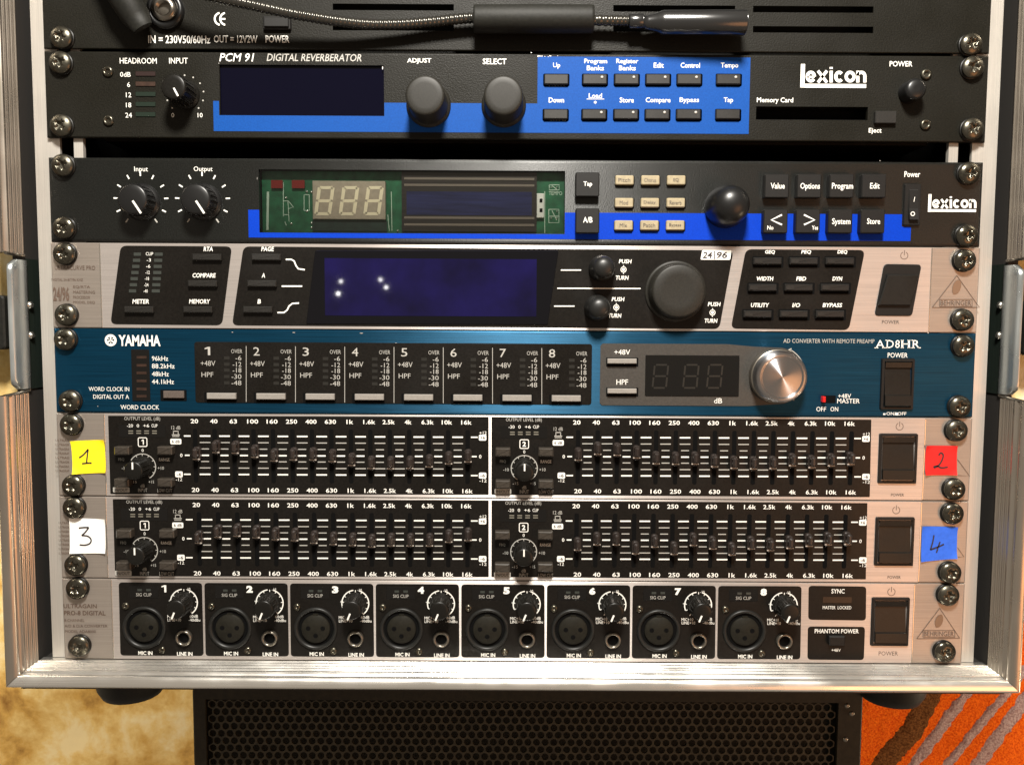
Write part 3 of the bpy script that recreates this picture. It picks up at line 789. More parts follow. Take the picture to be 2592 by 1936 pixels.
# ================================================================== reverb (blue field)
def reverb():
    card = box('C', 545, 1240, 665, 748); card = (card[0], card[1], card[2], card[3])
    disp = box('P', 556, 972, 165, 293)
    t = device('digital_reverb', 'black reverb with bright blue button field, dark display and two large knobs', 'rev', 'warm_black', [card, disp], ch=.8)
    L = Letters()
    bl = MB()
    def sheet(k, x0, x1, y0, y1, dd=.10):
        a, b_, z0, z1 = box(k, x0, x1, y0, y1, dd); return a, b_, z0, z1
    # blue strip under the display (one outline) and the button field
    X0 = P('A', 1328, 700)[0]; Xd = P('P', 556, 290)[0]; Xe = P('P', 972, 290)[0]; Xf = P('P', 1360, 290)[0]; Xg = P('P', 1896, 290)[0]
    zb = P('P', 1200, 336)[1]; zd = disp[2] - .1; zl = P('A', 1340, 630)[1]; zs = P('P', 1200, 262)[1]; zt = P('P', 1600, 145)[1]
    def q(x0, x1, z0, z1): bl.face([(x0, .12, z0), (x1, .12, z0), (x1, .12, z1), (x0, .12, z1)])
    q(X0, Xd - .2, zb, zl); q(Xd - .2, Xe + .2, zb, zd); q(Xe + .2, Xf, zb, zs); q(Xf, Xg, zb, zt)
    link('blue_field', bl.mesh('blue_field'), 'blue_print', t)
    b = MB(); b.face([(disp[0], -1.6, disp[2]), (disp[1], -1.6, disp[2]), (disp[1], -1.6, disp[3]), (disp[0], -1.6, disp[3])]); link('display', b.mesh('display'), 'navy_glass', t)
    b = MB(); b.face([(card[0], -9, card[2]), (card[1], -9, card[2]), (card[1], -9, card[3]), (card[0], -9, card[3])])
    b.rbox(card[0], card[1], card[2], card[2] + .8, -9, -2.6)
    link('card_slot', b.mesh('card_slot'), 'hollow', t)
    button(t, 'C', 1288, 1420, 690, 768, 2.5, 'button_dark', .4, .3, 'eject_button')
    L.t('PCM 91', 'A', 1364, 1582, 333, 385, shear=.22, bold=0.008); L.t('DIGITAL REVERBERATOR', 'P', 675, 915, 137, 156, shear=.22, bold=.008, col='grey_print')
    L.t('HEADROOM', 'A', 745, 975, 362, 398, bold=.0); L.t('INPUT', 'A', 1052, 1168, 362, 398, bold=0)
    L.t('ADJUST', 'B', 444, 594, 364, 400); L.t('SELECT', 'B', 914, 1062, 366, 402)
    for s, y in (('0dB', 465), ('6', 528), ('12', 592), ('18', 655), ('24', 718)): L.c(s, 'A', 800 if s != '0dB' else 780, y, 30, bold=0)
    L.c('0', 'A', 1075, 718, 28, bold=0); L.c('10', 'A', 1245, 718, 28, bold=0)
    # headroom meter bars
    for i, m in enumerate(('red_dim', 'brown_led', 'meter_green', 'meter_green', 'meter_green')):
        y = 462 + i * 63; a, b_, z0, z1 = box('A', 845, 968, y - 14, y + 14)
        b = MB(); b.rbox(a, b_, z0, z1, 0, .5, .3, .15); link('meter_led', b.mesh('meter_led'), m, t)
    # input knob and dots
    cx, cz = P('A', 1152, 590)
    for k in range(11):
        q = math.radians(225 - 27 * k); X, Z = cx + 9.6 * math.cos(q), cz + 9.6 * math.sin(q)
        L.mb('grey_print').face([(X + .45 * math.cos(a), .2, Z + .45 * math.sin(a)) for a in [i * 1.047 for i in range(6)]])
    pointer_knob(t, cx, cz, 6.4, 16, 'knob_black', -62, 1.0, 5.4, .8, skirt=7.6, flutes=18, dome=.15)
    # the two big knobs
    for x, lab in ((578, 1), (1045, 2)):
        X, Z = P('B', x, 655)
        pointer_knob(t, X, Z, 9.9, 20, 'knob_charcoal', 0, 0, 0, 0, skirt=11.4, dome=.1, flutes=0)
    # field buttons
    rows = {0: (458, 532), 1: (677, 748)}
    cols = [('B', 1372, 0), ('B', 1612, 1), ('B', 1810, 1), ('B', 2005, 1), ('C', 130, 1), ('C', 375, 1)]
    for r, (y0, y1) in rows.items():
        for i, (k, x, led) in enumerate(cols):
            xx = x - (4 if r else 0)
            halo(t, k, xx - 82, xx + 82, y0 + 2, y1 + 8, 'hollow')
            bt = button(t, k, xx - 76, xx + 76, y0 + 2, y1 - 6, 2.0, 'button_dark', .6, .5)
            if led and not (r and i == 5):
                X, Z = P(k, xx + 44, y0 + 24, 2.0)
                link('indicator', cached(('indicator', 'grey_print'), lambda b: b.lathe(0, 0, [(.75, 0), (.7, .3), (.3, .45)], 10)), None, bt, (X, 2.0, Z))
    L.t('Up', 'B', 1352, 1396, 392, 430, bold=.0)
    L.t('Program', 'B', 1546, 1688, 368, 404); L.t('Banks', 'B', 1562, 1668, 410, 440)
    L.t('Register', 'B', 1745, 1882, 368, 404); L.t('Banks', 'B', 1762, 1866, 410, 440)
    L.t('Edit', 'B', 1978, 2040, 392, 424); L.t('Control', 'C', 76, 196, 392, 424); L.t('Tempo', 'C', 326, 434, 392, 432)
    L.t('Down', 'B', 1325, 1420, 608, 640); L.t('Load', 'B', 1574, 1656, 582, 612); L.line('B', [(1560, 618), (1670, 618)], .25); L.c('*', 'B', 1614, 638, 20)
    L.t('Store', 'B', 1766, 1854, 608, 640); L.t('Compare', 'B', 1928, 2082, 608, 648); L.t('Bypass', 'C', 70, 190, 608, 646); L.t('Tap', 'C', 344, 402, 608, 646)
    L.t('Memory Card', 'C', 550, 776, 608, 648); L.t('Eject', 'C', 1246, 1326, 798, 836); L.t('POWER', 'C', 1376, 1518, 382, 416)
    # maker's logo: bold word on an underline, tall first stroke
    logo_word(L.mb(), 'C', 852, 1234, 424, 515)
    L.rect('C', 822, 848, 400, 546); L.rect('C', 846, 1230, 524, 548)
    L.done(t)
    X, Z = P('C', 1495, 580)
    b = MB(); b.lathe(X, Z, [(5.6, 0), (5.5, 7), (5.0, 8.5), (3.6, 9.2), (1.5, 9.4)], 28); link('power_button', b.mesh('power_button'), 'knob_gloss', t)
    for k, x, y in (('A', 668, 445), ('A', 672, 750), ('C', 1606, 462), ('C', 1602, 775)): small_screw(t, k, x, y, 2.8, 'screw_metal', 'small_screw')
    for x, y in ((148, 156), (150, 316), (2467, 168), (2466, 325)): rack_screw(t, x, y)
mat('red_dim', (.016, .007, .006), .35); mat('meter_green', (.005, .012, .007), .35)
reverb()

# ================================================================== effects processor (white digits, beige buttons)
def mpx():
    win = box('P', 656, 1430, 431, 591)
    t = device('effects_processor', 'black effects processor with a clear window over green circuit board and beige buttons', 'mpx', 'cool_black', [win], ch=1.6)
    L = Letters()
    x0, x1, z0, z1 = win
    def inner(name, k, a, b_, c, d_, dep, m, r=0, th=.4, par=t, ch=0):
        th = th * .6 if th > .5 else th
        dep = dep * .6; q = box(k, a, b_, c, d_, dep); b = MB(); b.rbox(*q, dep - th, dep, r, ch); return link(name, b.mesh(name), m, par)
    # window cavity
    b = MB(); D = -5.6
    o = [(x0, z0), (x1, z0), (x1, z1), (x0, z1)]
    for i in range(4):
        j = (i + 1) % 4; b.face([(o[i][0], -2.6, o[i][1]), (o[j][0], -2.6, o[j][1]), (o[j][0], D, o[j][1]), (o[i][0], D, o[i][1])])
    link('window_recess', b.mesh('window_recess'), 'hollow', t)
    b = MB(); b.face([(x0, D, z0), (x1, D, z0), (x1, D, z1), (x0, D, z1)]); pcb = link('circuit_board', b.mesh('circuit_board'), 'pcb_green', t)
    # zoom P coords of the detail crop: (620 + x*.19439, 400 + y*.19439)
    q = .19439
    def z(x, y): return 620 + x * q, 400 + y * q
    def zb(x0, x1, y0, y1): a = z(x0, y0); c = z(x1, y1); return a[0], c[0], a[1], c[1]
    blk = inner('digit_block', 'P', *zb(880, 1830, 300, 800), -4.5, 'segment_block', .2, 4.2, ch=.2)
    seg = MB()
    for cx in (1035, 1355, 1675):
        def sg(x0_, y0_, x1_, y1_):
            # slanted strokes
            def sl(x, y): return (cx + x - (y - 555) * .14, y)
            A = at(*z(*sl(x0_, y0_)), -2.64); B_ = at(*z(*sl(x1_, y1_)), -2.64)
            seg.stroke([A, B_], 1.55 if y0_ == y1_ else 1.75, -2.62)
        for y in (388, 560, 728): sg(-82, y, 82, y)
        for x in (-88, 88): sg(x, 388, x, 545); sg(x, 572, x, 728)
    link('digit_segments', seg.mesh('digit_segments'), 'segment_lit', blk)
    inner('board_chip', 'P', *zb(880, 1850, 820, 950), -7.5, 'pcb_dark', 0, 1.4, pcb)
    mk = MB()
    def ln(pts, wd=.35): mk.stroke([at(*z(x, y), D + .15) for x, y in pts], wd, D + .15)
    for pts in ([(500, 320), (500, 760)], [(560, 560), (575, 830)], [(505, 560), (565, 560)], [(505, 740), (565, 740)], [(565, 560), (630, 640), (575, 660)],
                [(770, 480), (770, 690)], [(838, 480), (838, 690)], [(770, 480), (838, 480)], [(770, 685), (838, 685)], [(905, 820), (905, 950)],
                [(1860, 740), (1880, 950)], [(1905, 440), (1915, 950)], [(540, 880), (520, 830)]): ln(pts)
    ln([(300, 440), (292, 940)], 1.2)
    for x in (1150, 1250, 1400, 1600): ln([(x, 905), (x + 60, 915)], .9)
    # right-hand part, E zoom
    def le(pts, wd=.35): mk.stroke([P('E', x, y, D + .15) for x, y in pts], wd, D + .15)
    for pts in ([(1328, 340), (1390, 340), (1390, 372), (1328, 372), (1328, 340)], [(1325, 492), (1388, 492), (1388, 575), (1325, 575), (1325, 492)], [(1325, 535), (1388, 535)],
                [(1300, 380), (1300, 640)], [(1345, 345), (1375, 368)], [(1345, 500), (1375, 560)]): le(pts)
    link('board_marks', mk.mesh('board_marks'), 'pcb_mark', pcb)['kind'] = 'stuff'
    L2 = Letters(); L2.t('TEMPO', 'E', 1325, 1408, 380, 404, d=D + .15, col='pcb_mark', bold=0); L2.done(pcb)
    sd = MB()
    for x, y in ((805, 440), (868, 445), (808, 695), (535, 520), (605, 855), (870, 845), (870, 910), (1990, 950)):
        X, Z = at(*z(x, y), D); sd.lathe(X, Z, [(.75, D), (.6, D + .5), (.2, D + .7)], 8)
    for x, y in ((1375, 355), (1340, 355), (1375, 505), (1375, 548), (1340, 548)):
        X, Z = P('E', x, y, D); sd.lathe(X, Z, [(.5, D), (.4, D + .5), (.2, D + .7)], 8)
    link('solder_joints', sd.mesh('solder_joints'), 'solder', pcb)['kind'] = 'stuff'
    for a in ((340, 490), (610, 775)): inner('clip_light', 'P', *zb(a[0], a[1], 290, 395), -6.5, 'red_led', .3, 2, pcb)
    # display module
    md = inner('display_module', 'E', 410, 1250, 262, 630, -5.0, 'lcd_frame', .3, 3.6)
    for y in (302, 342, 545, 588):
        inner('module_rib', 'E', 425, 1235, y - 7, y + 7, -4.6, 'lcd_edge', 0, .5, md)
    inner('display_glass', 'E', 440, 1220, 382, 528, -4.7, 'lcd_blue', .2, .4, md)
    inner('connector', 'E', 1250, 1296, 392, 545, -5.5, 'white_print', .3, 3.0, pcb, .3)
    for y in (438, 498): inner('connector_pin', 'E', 1268, 1286, y - 12, y + 12, -5.3, 'hollow', 0, .4, pcb)
    b = MB(); b.face([(x0, -.9, z0), (x1, -.9, z0), (x1, -.9, z1), (x0, -.9, z1)]); link('window_pane', b.mesh('window_pane'), 'clear_pane', t)
    # blue print
    bl = MB()
    def qd(a, b_, c, d_): bl.face([(a, .12, c), (b_, .12, c), (b_, .12, d_), (a, .12, d_)])
    Xa = P('P', 629, 560)[0]; Xz = P('F', 1507, 640)[0]; Xp = P('F', 1452, 560)[0]
    zb0 = P('P', 1300, 605)[1]; zL = P('D', 1580, 495)[1]; zR = P('P', 1900, 541)[1]; zq = P('F', 1480, 600)[1]
    qd(Xa, x0 - .05, zb0, zL); qd(x0 - .05, x1 + .05, zb0, z0 - .05); qd(x1 + .05, Xp, zb0, zR); qd(Xp, Xz, zb0, zq)
    link('blue_strip', bl.mesh('blue_strip'), 'deep_blue_print', t)
    # knobs left
    for cxp, tx, w_ in ((892, 'Input', (835, 920)), (1275, 'Output', (1205, 1322))):
        X, Z = P('D', cxp - 14, 432)
        for kk in range(11):
            qv = math.radians(235 - 29 * kk)
            r0, r1 = 12.0, 14.2
            L.mb('grey_print' if kk in (0, 10) else 'white_print').stroke([(X + r0 * math.cos(qv), Z + r0 * math.sin(qv)), (X + r1 * math.cos(qv), Z + r1 * math.sin(qv))], .7, .2)
        pointer_knob(t, X + .4, Z - 1.2, 7.8, 12, 'knob_gloss', -57, 1.2, 8.6, .95, skirt=9.6, flutes=20, dome=.5)
        L.t(tx, 'D', *w_, 226, 266 if tx == 'Input' else 264, bold=0)
    # tap / AB
    for y0, y1, s, yy, ww in ((262, 412, 'Tap', 337, 54), (485, 640, 'A/B', 557, 58)):
        button(t, 'E', 1492, 1640, y0, y1, 4.5, 'button_black', .8, .45, 'key')
        L.c(s, 'E', 1568, yy, 36, ww, d=4.75)
    names = (('Pitch', 'Chorus', 'EQ'), ('Mod', 'Delay', 'Reverb'), ('Mix', 'Patch', 'Bypass'))
    for r in range(3):
        for c in range(3):
            x = 1797 + c * 161 - r * 3; y = 313 + r * 140.5
            halo(t, 'E', x - 62, x + 62, y - 30, y + 38, 'hollow', .15)
            button(t, 'E', x - 57, x + 57, y - 33, y + 27, 2.2, 'button_beige', .7, .45)
            w_ = {'EQ': 34, 'Mod': 52, 'Mix': 46}.get(names[r][c], 74)
            L.c(names[r][c], 'E', x - 2, y - 3, 24, w_, d=2.4, col='dark_print', bold=0)
    X, Z = P('F', 352, 480)
    o = MB(); o.lathe(0, 0, [(10.8, 0), (10.8, 4), (10.2, 9), (9.2, 13.5), (7.4, 16.6), (5, 18.3), (2.5, 19), (.4, 19.2)], 48)
    link('adjust_knob', o.mesh('adjust_knob'), 'knob_gloss', t, (X, 0, Z))
    for r, y0 in ((0, 272), (1, 492)):
        for c, s in enumerate((('Value', 'Options', 'Program', 'Edit'), ('<', '>', 'System', 'Store'))[r]):
            x = (598 if r == 0 else 590) + c * 201.5
            button(t, 'F', x + 2, x + 152, y0, y0 + 148, 4.5, 'button_black', .7, .45, 'key')
            ws = {'Value': 88, 'Options': 122, 'Program': 132, 'Edit': 60, 'System': 114, 'Store': 82}
            if s in ws:
                hh = 48 if s in ('Options', 'Program', 'System') else 36
                L.c(s, 'F', x + 82, y0 + 74 + (6 if hh == 48 else 0), hh, ws[s], d=4.75)
            else:
                xc, yc = x + 84, y0 + 66; sg_ = 1 if s == '>' else -1
                L.line('F', [(xc - 32 * sg_, yc - 32), (xc + 34 * sg_, yc), (xc - 32 * sg_, yc + 30)], .85, d=4.75)
                L.c('No' if s == '<' else 'Yes', 'F', x + (44 if s == '<' else 120), y0 + 114, 26, 38, d=4.75)
    L.t('Power', 'F', 1468, 1566, 256, 292)
    # small rocker
    a, b_, c0, c1 = box('F', 1466, 1566, 335, 592, 1)
    b = MB(); b.rbox(a, b_, c0, c1, 0, 1.6, .5, .3); sw = link('power_switch', b.mesh('power_switch'), 'button_black', t)
    a, b_, c0, c1 = box('F', 1497, 1552, 365, 560, 2)
    b = MB(); zm = (c0 + c1) / 2 - 2
    pr = [(c0, 1.4), (c0 + .2, 3.6), (zm, 2.4), (c1 - .6, 1.8), (c1, 1.5)]
    b.add([(x, d, zz) for x in (a, b_) for zz, d in pr], [(i, 5 + i, 6 + i, i + 1) for i in range(4)] + [(0, 1, 2, 3, 4), (9, 8, 7, 6, 5)])
    link('rocker', b.mesh('rocker'), 'button_black', sw)
    X, Z = P('F', 1520, 520, 3.5); L.mb().ring(X, Z, .75, 1.15, 3.5, 0, 360, 16); L.line('F', [(1533, 415), (1527, 445)], .3, d=2.6)
    logo_word(L.mb(), 'F', 1640, 1918, 416, 485); L.rect('F', 1616, 1635, 398, 508); L.rect('F', 1634, 1914, 492, 508)
    L.done(t)
    for x, y in ((154, 417), (157, 576), (2458, 437), (2452, 596)): rack_screw(t, x, y)
mat('pcb_dark', (.010, .025, .018), .4, grain=.4, gs=200)
mpx()

# ================================================================== silver equaliser with large display
def black_field(parent, pts_px, r, name='black_field', m='print_black', th=.35, ch=.15):
    pts = [at(x, y, th) for x, y in pts_px]
    b = MB(); b.prism(round_poly(pts, r), 0.0, th, ch); return link(name, b.mesh(name), m, parent)
def ears(t, key, xl, xr):
    """raised centre plate seams"""
    z0, z1 = UNITS[key]
    b = MB(); b.rbox(xl, xr, z0 + .15, z1 - .15, -.4, .18, 0, .15); link('centre_plate', b.mesh('centre_plate'), 'silver_plate', t)
    for x in (xl, xr):
        b = MB(); b.rbox(x - .35, x + .35, z0 + .5, z1 - .5, -.2, .35, 0, .2); link('plate_seam', b.mesh('plate_seam'), 'bright_metal', t)
def triangle_logo(L, k, pts, ex, ey, sc, txt_box):
    c = 'brown_print'
    L.line(k, [pts[0], pts[1]], .3, c); L.line(k, [pts[1], pts[2]], .3, c); L.line(k, [pts[2], pts[0]], .3, c)
    X, Z = P(k, ex, ey)
    L.mb('ear_print').face([(X + sc * (2.3 * math.cos(a) + .5 * math.sin(a)), .25, Z + sc * (4.0 * math.sin(a)) + (.6 if math.cos(a) > 0 else 0)) for a in [i * .5236 for i in range(12)]])
    x0, x1, y0, y1 = txt_box
    L.t('BEHRINGER', k, x0 + 6, x1 - 6, y0 + 6, y1 - 6, col=c, bold=0)
    for a, b_ in (((x0, y0), (x1, y0)), ((x1, y0), (x1, y1)), ((x1, y1), (x0, y1)), ((x0, y1), (x0, y0))): L.line(k, [a, b_], .25, c)
def power_sym(L, k, x, y, r, c='brown_print'):
    X, Z = P(k, x, y); L.mb(c).ring(X, Z, r - .2, r + .15, .25, 115, 425, 24); L.mb(c).stroke([(X, Z), (X, Z + r + .8)], .35, .25)
mat('ear_print', (.15, .085, .05), .5)

def deq():
    t = device('parametric_equaliser', 'silver equaliser with long dark blue display and slanted black control fields', 'deq', 'silver_face', ch=.6)
    L = Letters()
    black_field(t, [(588, 824), (559 + 1, 823), (588 - 0, 824)][:0] or [(279, 821), (562, 824), (587, 624), (305, 622)], 3.2)
    black_field(t, [(587, 824), (1821, 833), (1857, 634), (616, 624)], 3.2)
    black_field(t, [(1850, 832), (2149, 836), (2190, 633), (1888, 631)], 3.2)
    ears(t, 'deq', P('G', 628, 300)[0], P('I', 1630, 300)[0])
    # display glass and lcd
    pts = [at(*px('G', 1905, 540), .8), at(*px('H', 1318, 545), .8), at(*px('H', 1385, 85), .8), at(*px('G', 1960, 85), .8)]
    b = MB(); b.prism(round_poly(pts, .6, 2), .3, .8, .15); g = link('display_glass', b.mesh('display_glass'), 'smoked_glass', t)
    a, b_, z0, z1 = box('P', 822, 1358, 655, 800, 1); b = MB(); b.rbox(a, b_, z0, z1, .75, .95); link('display', b.mesh('display'), 'navy_display', g)
    # left field meter
    for r in range(7):
        for x0, x1 in ((835 - 5 * r, 880 - 5 * r), (965 - 3 * r, 1015 - 3 * r)):
            a, b_, z0, z1 = box('G', x0, x1, 98 + r * 38, 118 + r * 38)
            b = MB(); b.rbox(a, b_, z0, z1, .3, .6, .2); link('meter_led', b.mesh('meter_led'), 'meter_dim', t)
    for s, r in (('CLIP', 0), ('-3', 1), ('-6', 2), ('-12', 3), ('-18', 4), ('-24', 5), ('-40', 6)):
        L.c(s, 'G', 930 - 4 * r, 105 + r * 38.5, 20, 46 if s == 'CLIP' else 26, d=.6, bold=0)
    def gb(x, y, txt, w_, tx=None, k='G', bw=180, bh=42, m='button_dark'):
        button(t, k, x - bw / 2, x + bw / 2, y - bh / 2, y + bh / 2, 2.4, m, .3, .5, d0=.3)
        L.c(txt, k, tx or x, y - 51, 28, w_, d=.6, bold=.02, shear=.15)
    gb(1285, 126, 'RTA', 58, 1295); gb(1258, 290, 'COMPARE', 145, 1270); gb(1228, 452, 'MEMORY', 132, 1242); gb(862, 452, 'METER', 104, 875)
    gb(1655, 126, 'PAGE', 80, 1665); gb(1628, 290, 'A', 22, 1638); gb(1602, 452, 'B', 22, 1612)
    L.line('G', [(1778, 140), (1812, 140), (1830, 150), (1842, 180), (1856, 198), (1896, 204)], .75, d=.6)
    L.line('G', [(1752, 306), (1880, 306)], .75, d=.6)
    L.line('G', [(1726, 470), (1766, 470), (1786, 455), (1798, 430), (1818, 414), (1860, 411)], .75, d=.6)
    L.line('H', [(1400, 206), (1526, 206)], .6, d=.6); L.line('H', [(1358, 430), (1485, 430)], .6, d=.6); L.line('H', [(1378, 319), (1896, 321)], .6, d=.6)
    for x, y in ((1790, 203), (1745, 438)):
        X, Z = P('H', x, y, .6); L.mb().ring(X, Z, 1.2, 1.55, .6, 0, 360, 20); L.mb().ring(X, Z, 0.01, .8, .6, 0, 360, 12)
        L.mb().stroke([(X, Z + 1.4), (X, Z + 2.2)], .4, .6); L.mb().stroke([(X, Z - 2.2), (X, Z - 1.4)], .4, .6)
        L.c('PUSH', 'H', x + 11, y - 51, 26, 80, d=.6, bold=.02, shear=.15); L.c('TURN', 'H', x - 8, y + 51, 26, 80, d=.6, bold=.02, shear=.15)
    X, Z = P('I', 274, 470, .6); L.mb().ring(X, Z, 1.2, 1.55, .6, 0, 360, 20); L.mb().ring(X, Z, 0.01, .8, .6, 0, 360, 12)
    L.mb().stroke([(X, Z + 1.4), (X, Z + 2.2)], .4, .6); L.mb().stroke([(X, Z - 2.2), (X, Z - 1.4)], .4, .6)
    L.c('PUSH', 'I', 285, 418, 26, 80, d=.6, bold=.02, shear=.15); L.c('TURN', 'I', 265, 521, 26, 80, d=.6, bold=.02, shear=.15)
    # badge
    a, b_, z0, z1 = box('I', 200, 392, 82, 142, .6); L.mb().face([(x, .55, z) for x, z in round_poly([(a, z0), (b_ - .6, z0), (b_, z1), (a + .8, z1)], .7, 3)])
    L.t('24', 'I', 212, 272, 92, 132, col='ink', d=.7, bold=.02, shear=.15); L.t('|', 'I', 284, 290, 86, 138, col='ink', d=.7); L.t('96', 'I', 300, 366, 92, 132, col='ink', d=.7, bold=.02, shear=.15)
    # encoders
    for k, x, y in (('H', 1645, 200), ('H', 1617, 446)):
        X, Z = P(k, x + 8, y - 4, 0)
        o = MB(); o.lathe(0, 0, [(6.8, 0), (6.8, 2), (6.0, 8), (5.4, 11), (4.2, 12.6), (2.5, 13.4), (.3, 13.6)], 40); link('encoder', o.mesh('encoder'), 'knob_gloss2', t, (X, .3, Z))
    X, Z = P('P', 1709, 738)
    o = MB(); o.lathe(0, 0, [(15.9, 0), (15.9, .8), (15.3, 1.2), (14.4, 1.4), (14.4, 2), (14.2, 2.6), (13.6, 9), (13.2, 9.7), (12.4, 10.1), (8, 9.9), (1, 9.8)], 64)
    link('data_wheel', o.mesh('data_wheel'), 'knob_charcoal', t, (X, .3, Z))
    # right field buttons
    for r, row in enumerate((('GEQ', 'PEQ', 'DEQ'), ('WIDTH', 'FBD', 'DYN'), ('UTILITY', 'I/O', 'BYPASS'))):
        for c, s in enumerate(row):
            x = 618 + c * 225 - r * 31; y = 150 + r * 164.5
            halo(t, 'I', x - 96, x + 98, y - 30, y + 40, 'hollow', .45, .4)
            bt = button(t, 'I', x - 88, x + 88, y - 22, y + 22, 2.4, 'button_black2', .3, .5, d0=.3)
            a, b_, z0, z1 = box('I', x - 78, x - 32, y - 12, y + 12, 2.9)
            bb = MB(); bb.rbox(a, b_, z0, z1, 2.65, 2.85); link('indicator', bb.mesh('indicator'), 'button_dark', bt)
            ww = {'WIDTH': 104, 'UTILITY': 114, 'BYPASS': 122, 'I/O': 50}.get(s, 62)
            L.c(s, 'I', x + 14, y - 55, 26, ww, d=.6, bold=.025, shear=.15)
    # power
    pts = [at(*px('I', x, y), .5) for x, y in ((1282, 490), (1515, 492), (1575, 172), (1342, 168))]
    b = MB(); b.prism(round_poly(pts, 2.2), 0, .8, .3); sw = link('power_switch', b.mesh('power_switch'), 'button_black', t)
    a, b_, z0, z1 = box('I', 1335, 1530, 236, 425, 2); b = MB()
    sk = .13 * (z1 - z0)
    b.prism([(a - sk, z0), (b_ - sk, z0), (b_ + sk, z1), (a + sk, z1)], .8, 2.6, .4); link('rocker', b.mesh('rocker'), 'rocker_black', sw)
    power_sym(L, 'I', 1466, 116, 1.9); L.t('POWER', 'I', 1328, 1436, 518, 540, col='dark_print')
    triangle_logo(L, 'I', [(1642, 438), (1935, 438), (1795, 240)], 1792, 315, 1.0, (1688, 1890, 388, 432))
    L.t('ULTRACURVE PRO', 'G', 340, 592, 178, 204, col='brown_print', bold=0); L.t('DIGITAL 24-BIT/96 KHZ', 'G', 320, 515, 258, 274, col='brown_print', bold=0)
    L.t('24/96', 'G', 330, 430, 310, 400, col='brown_print', bold=.03)
    for i, s in enumerate(('EQ/RTA', 'MASTERING', 'PROCESSOR', 'MODEL DEQ')): L.t(s, 'G', 455, 560 + 30 * (i % 2), 302 + i * 32, 320 + i * 32, col='brown_print', bold=0)
    L.done(t)
    for x, y in ((158, 642), (162, 797), (2447, 659), (2442, 810)): rack_screw(t, x, y)
mat('knob_gloss2', (.008, .008, .0075), .40, spec=.4); mat('button_black2', (.012, .011, .010), .36, spec=.35)
deq()

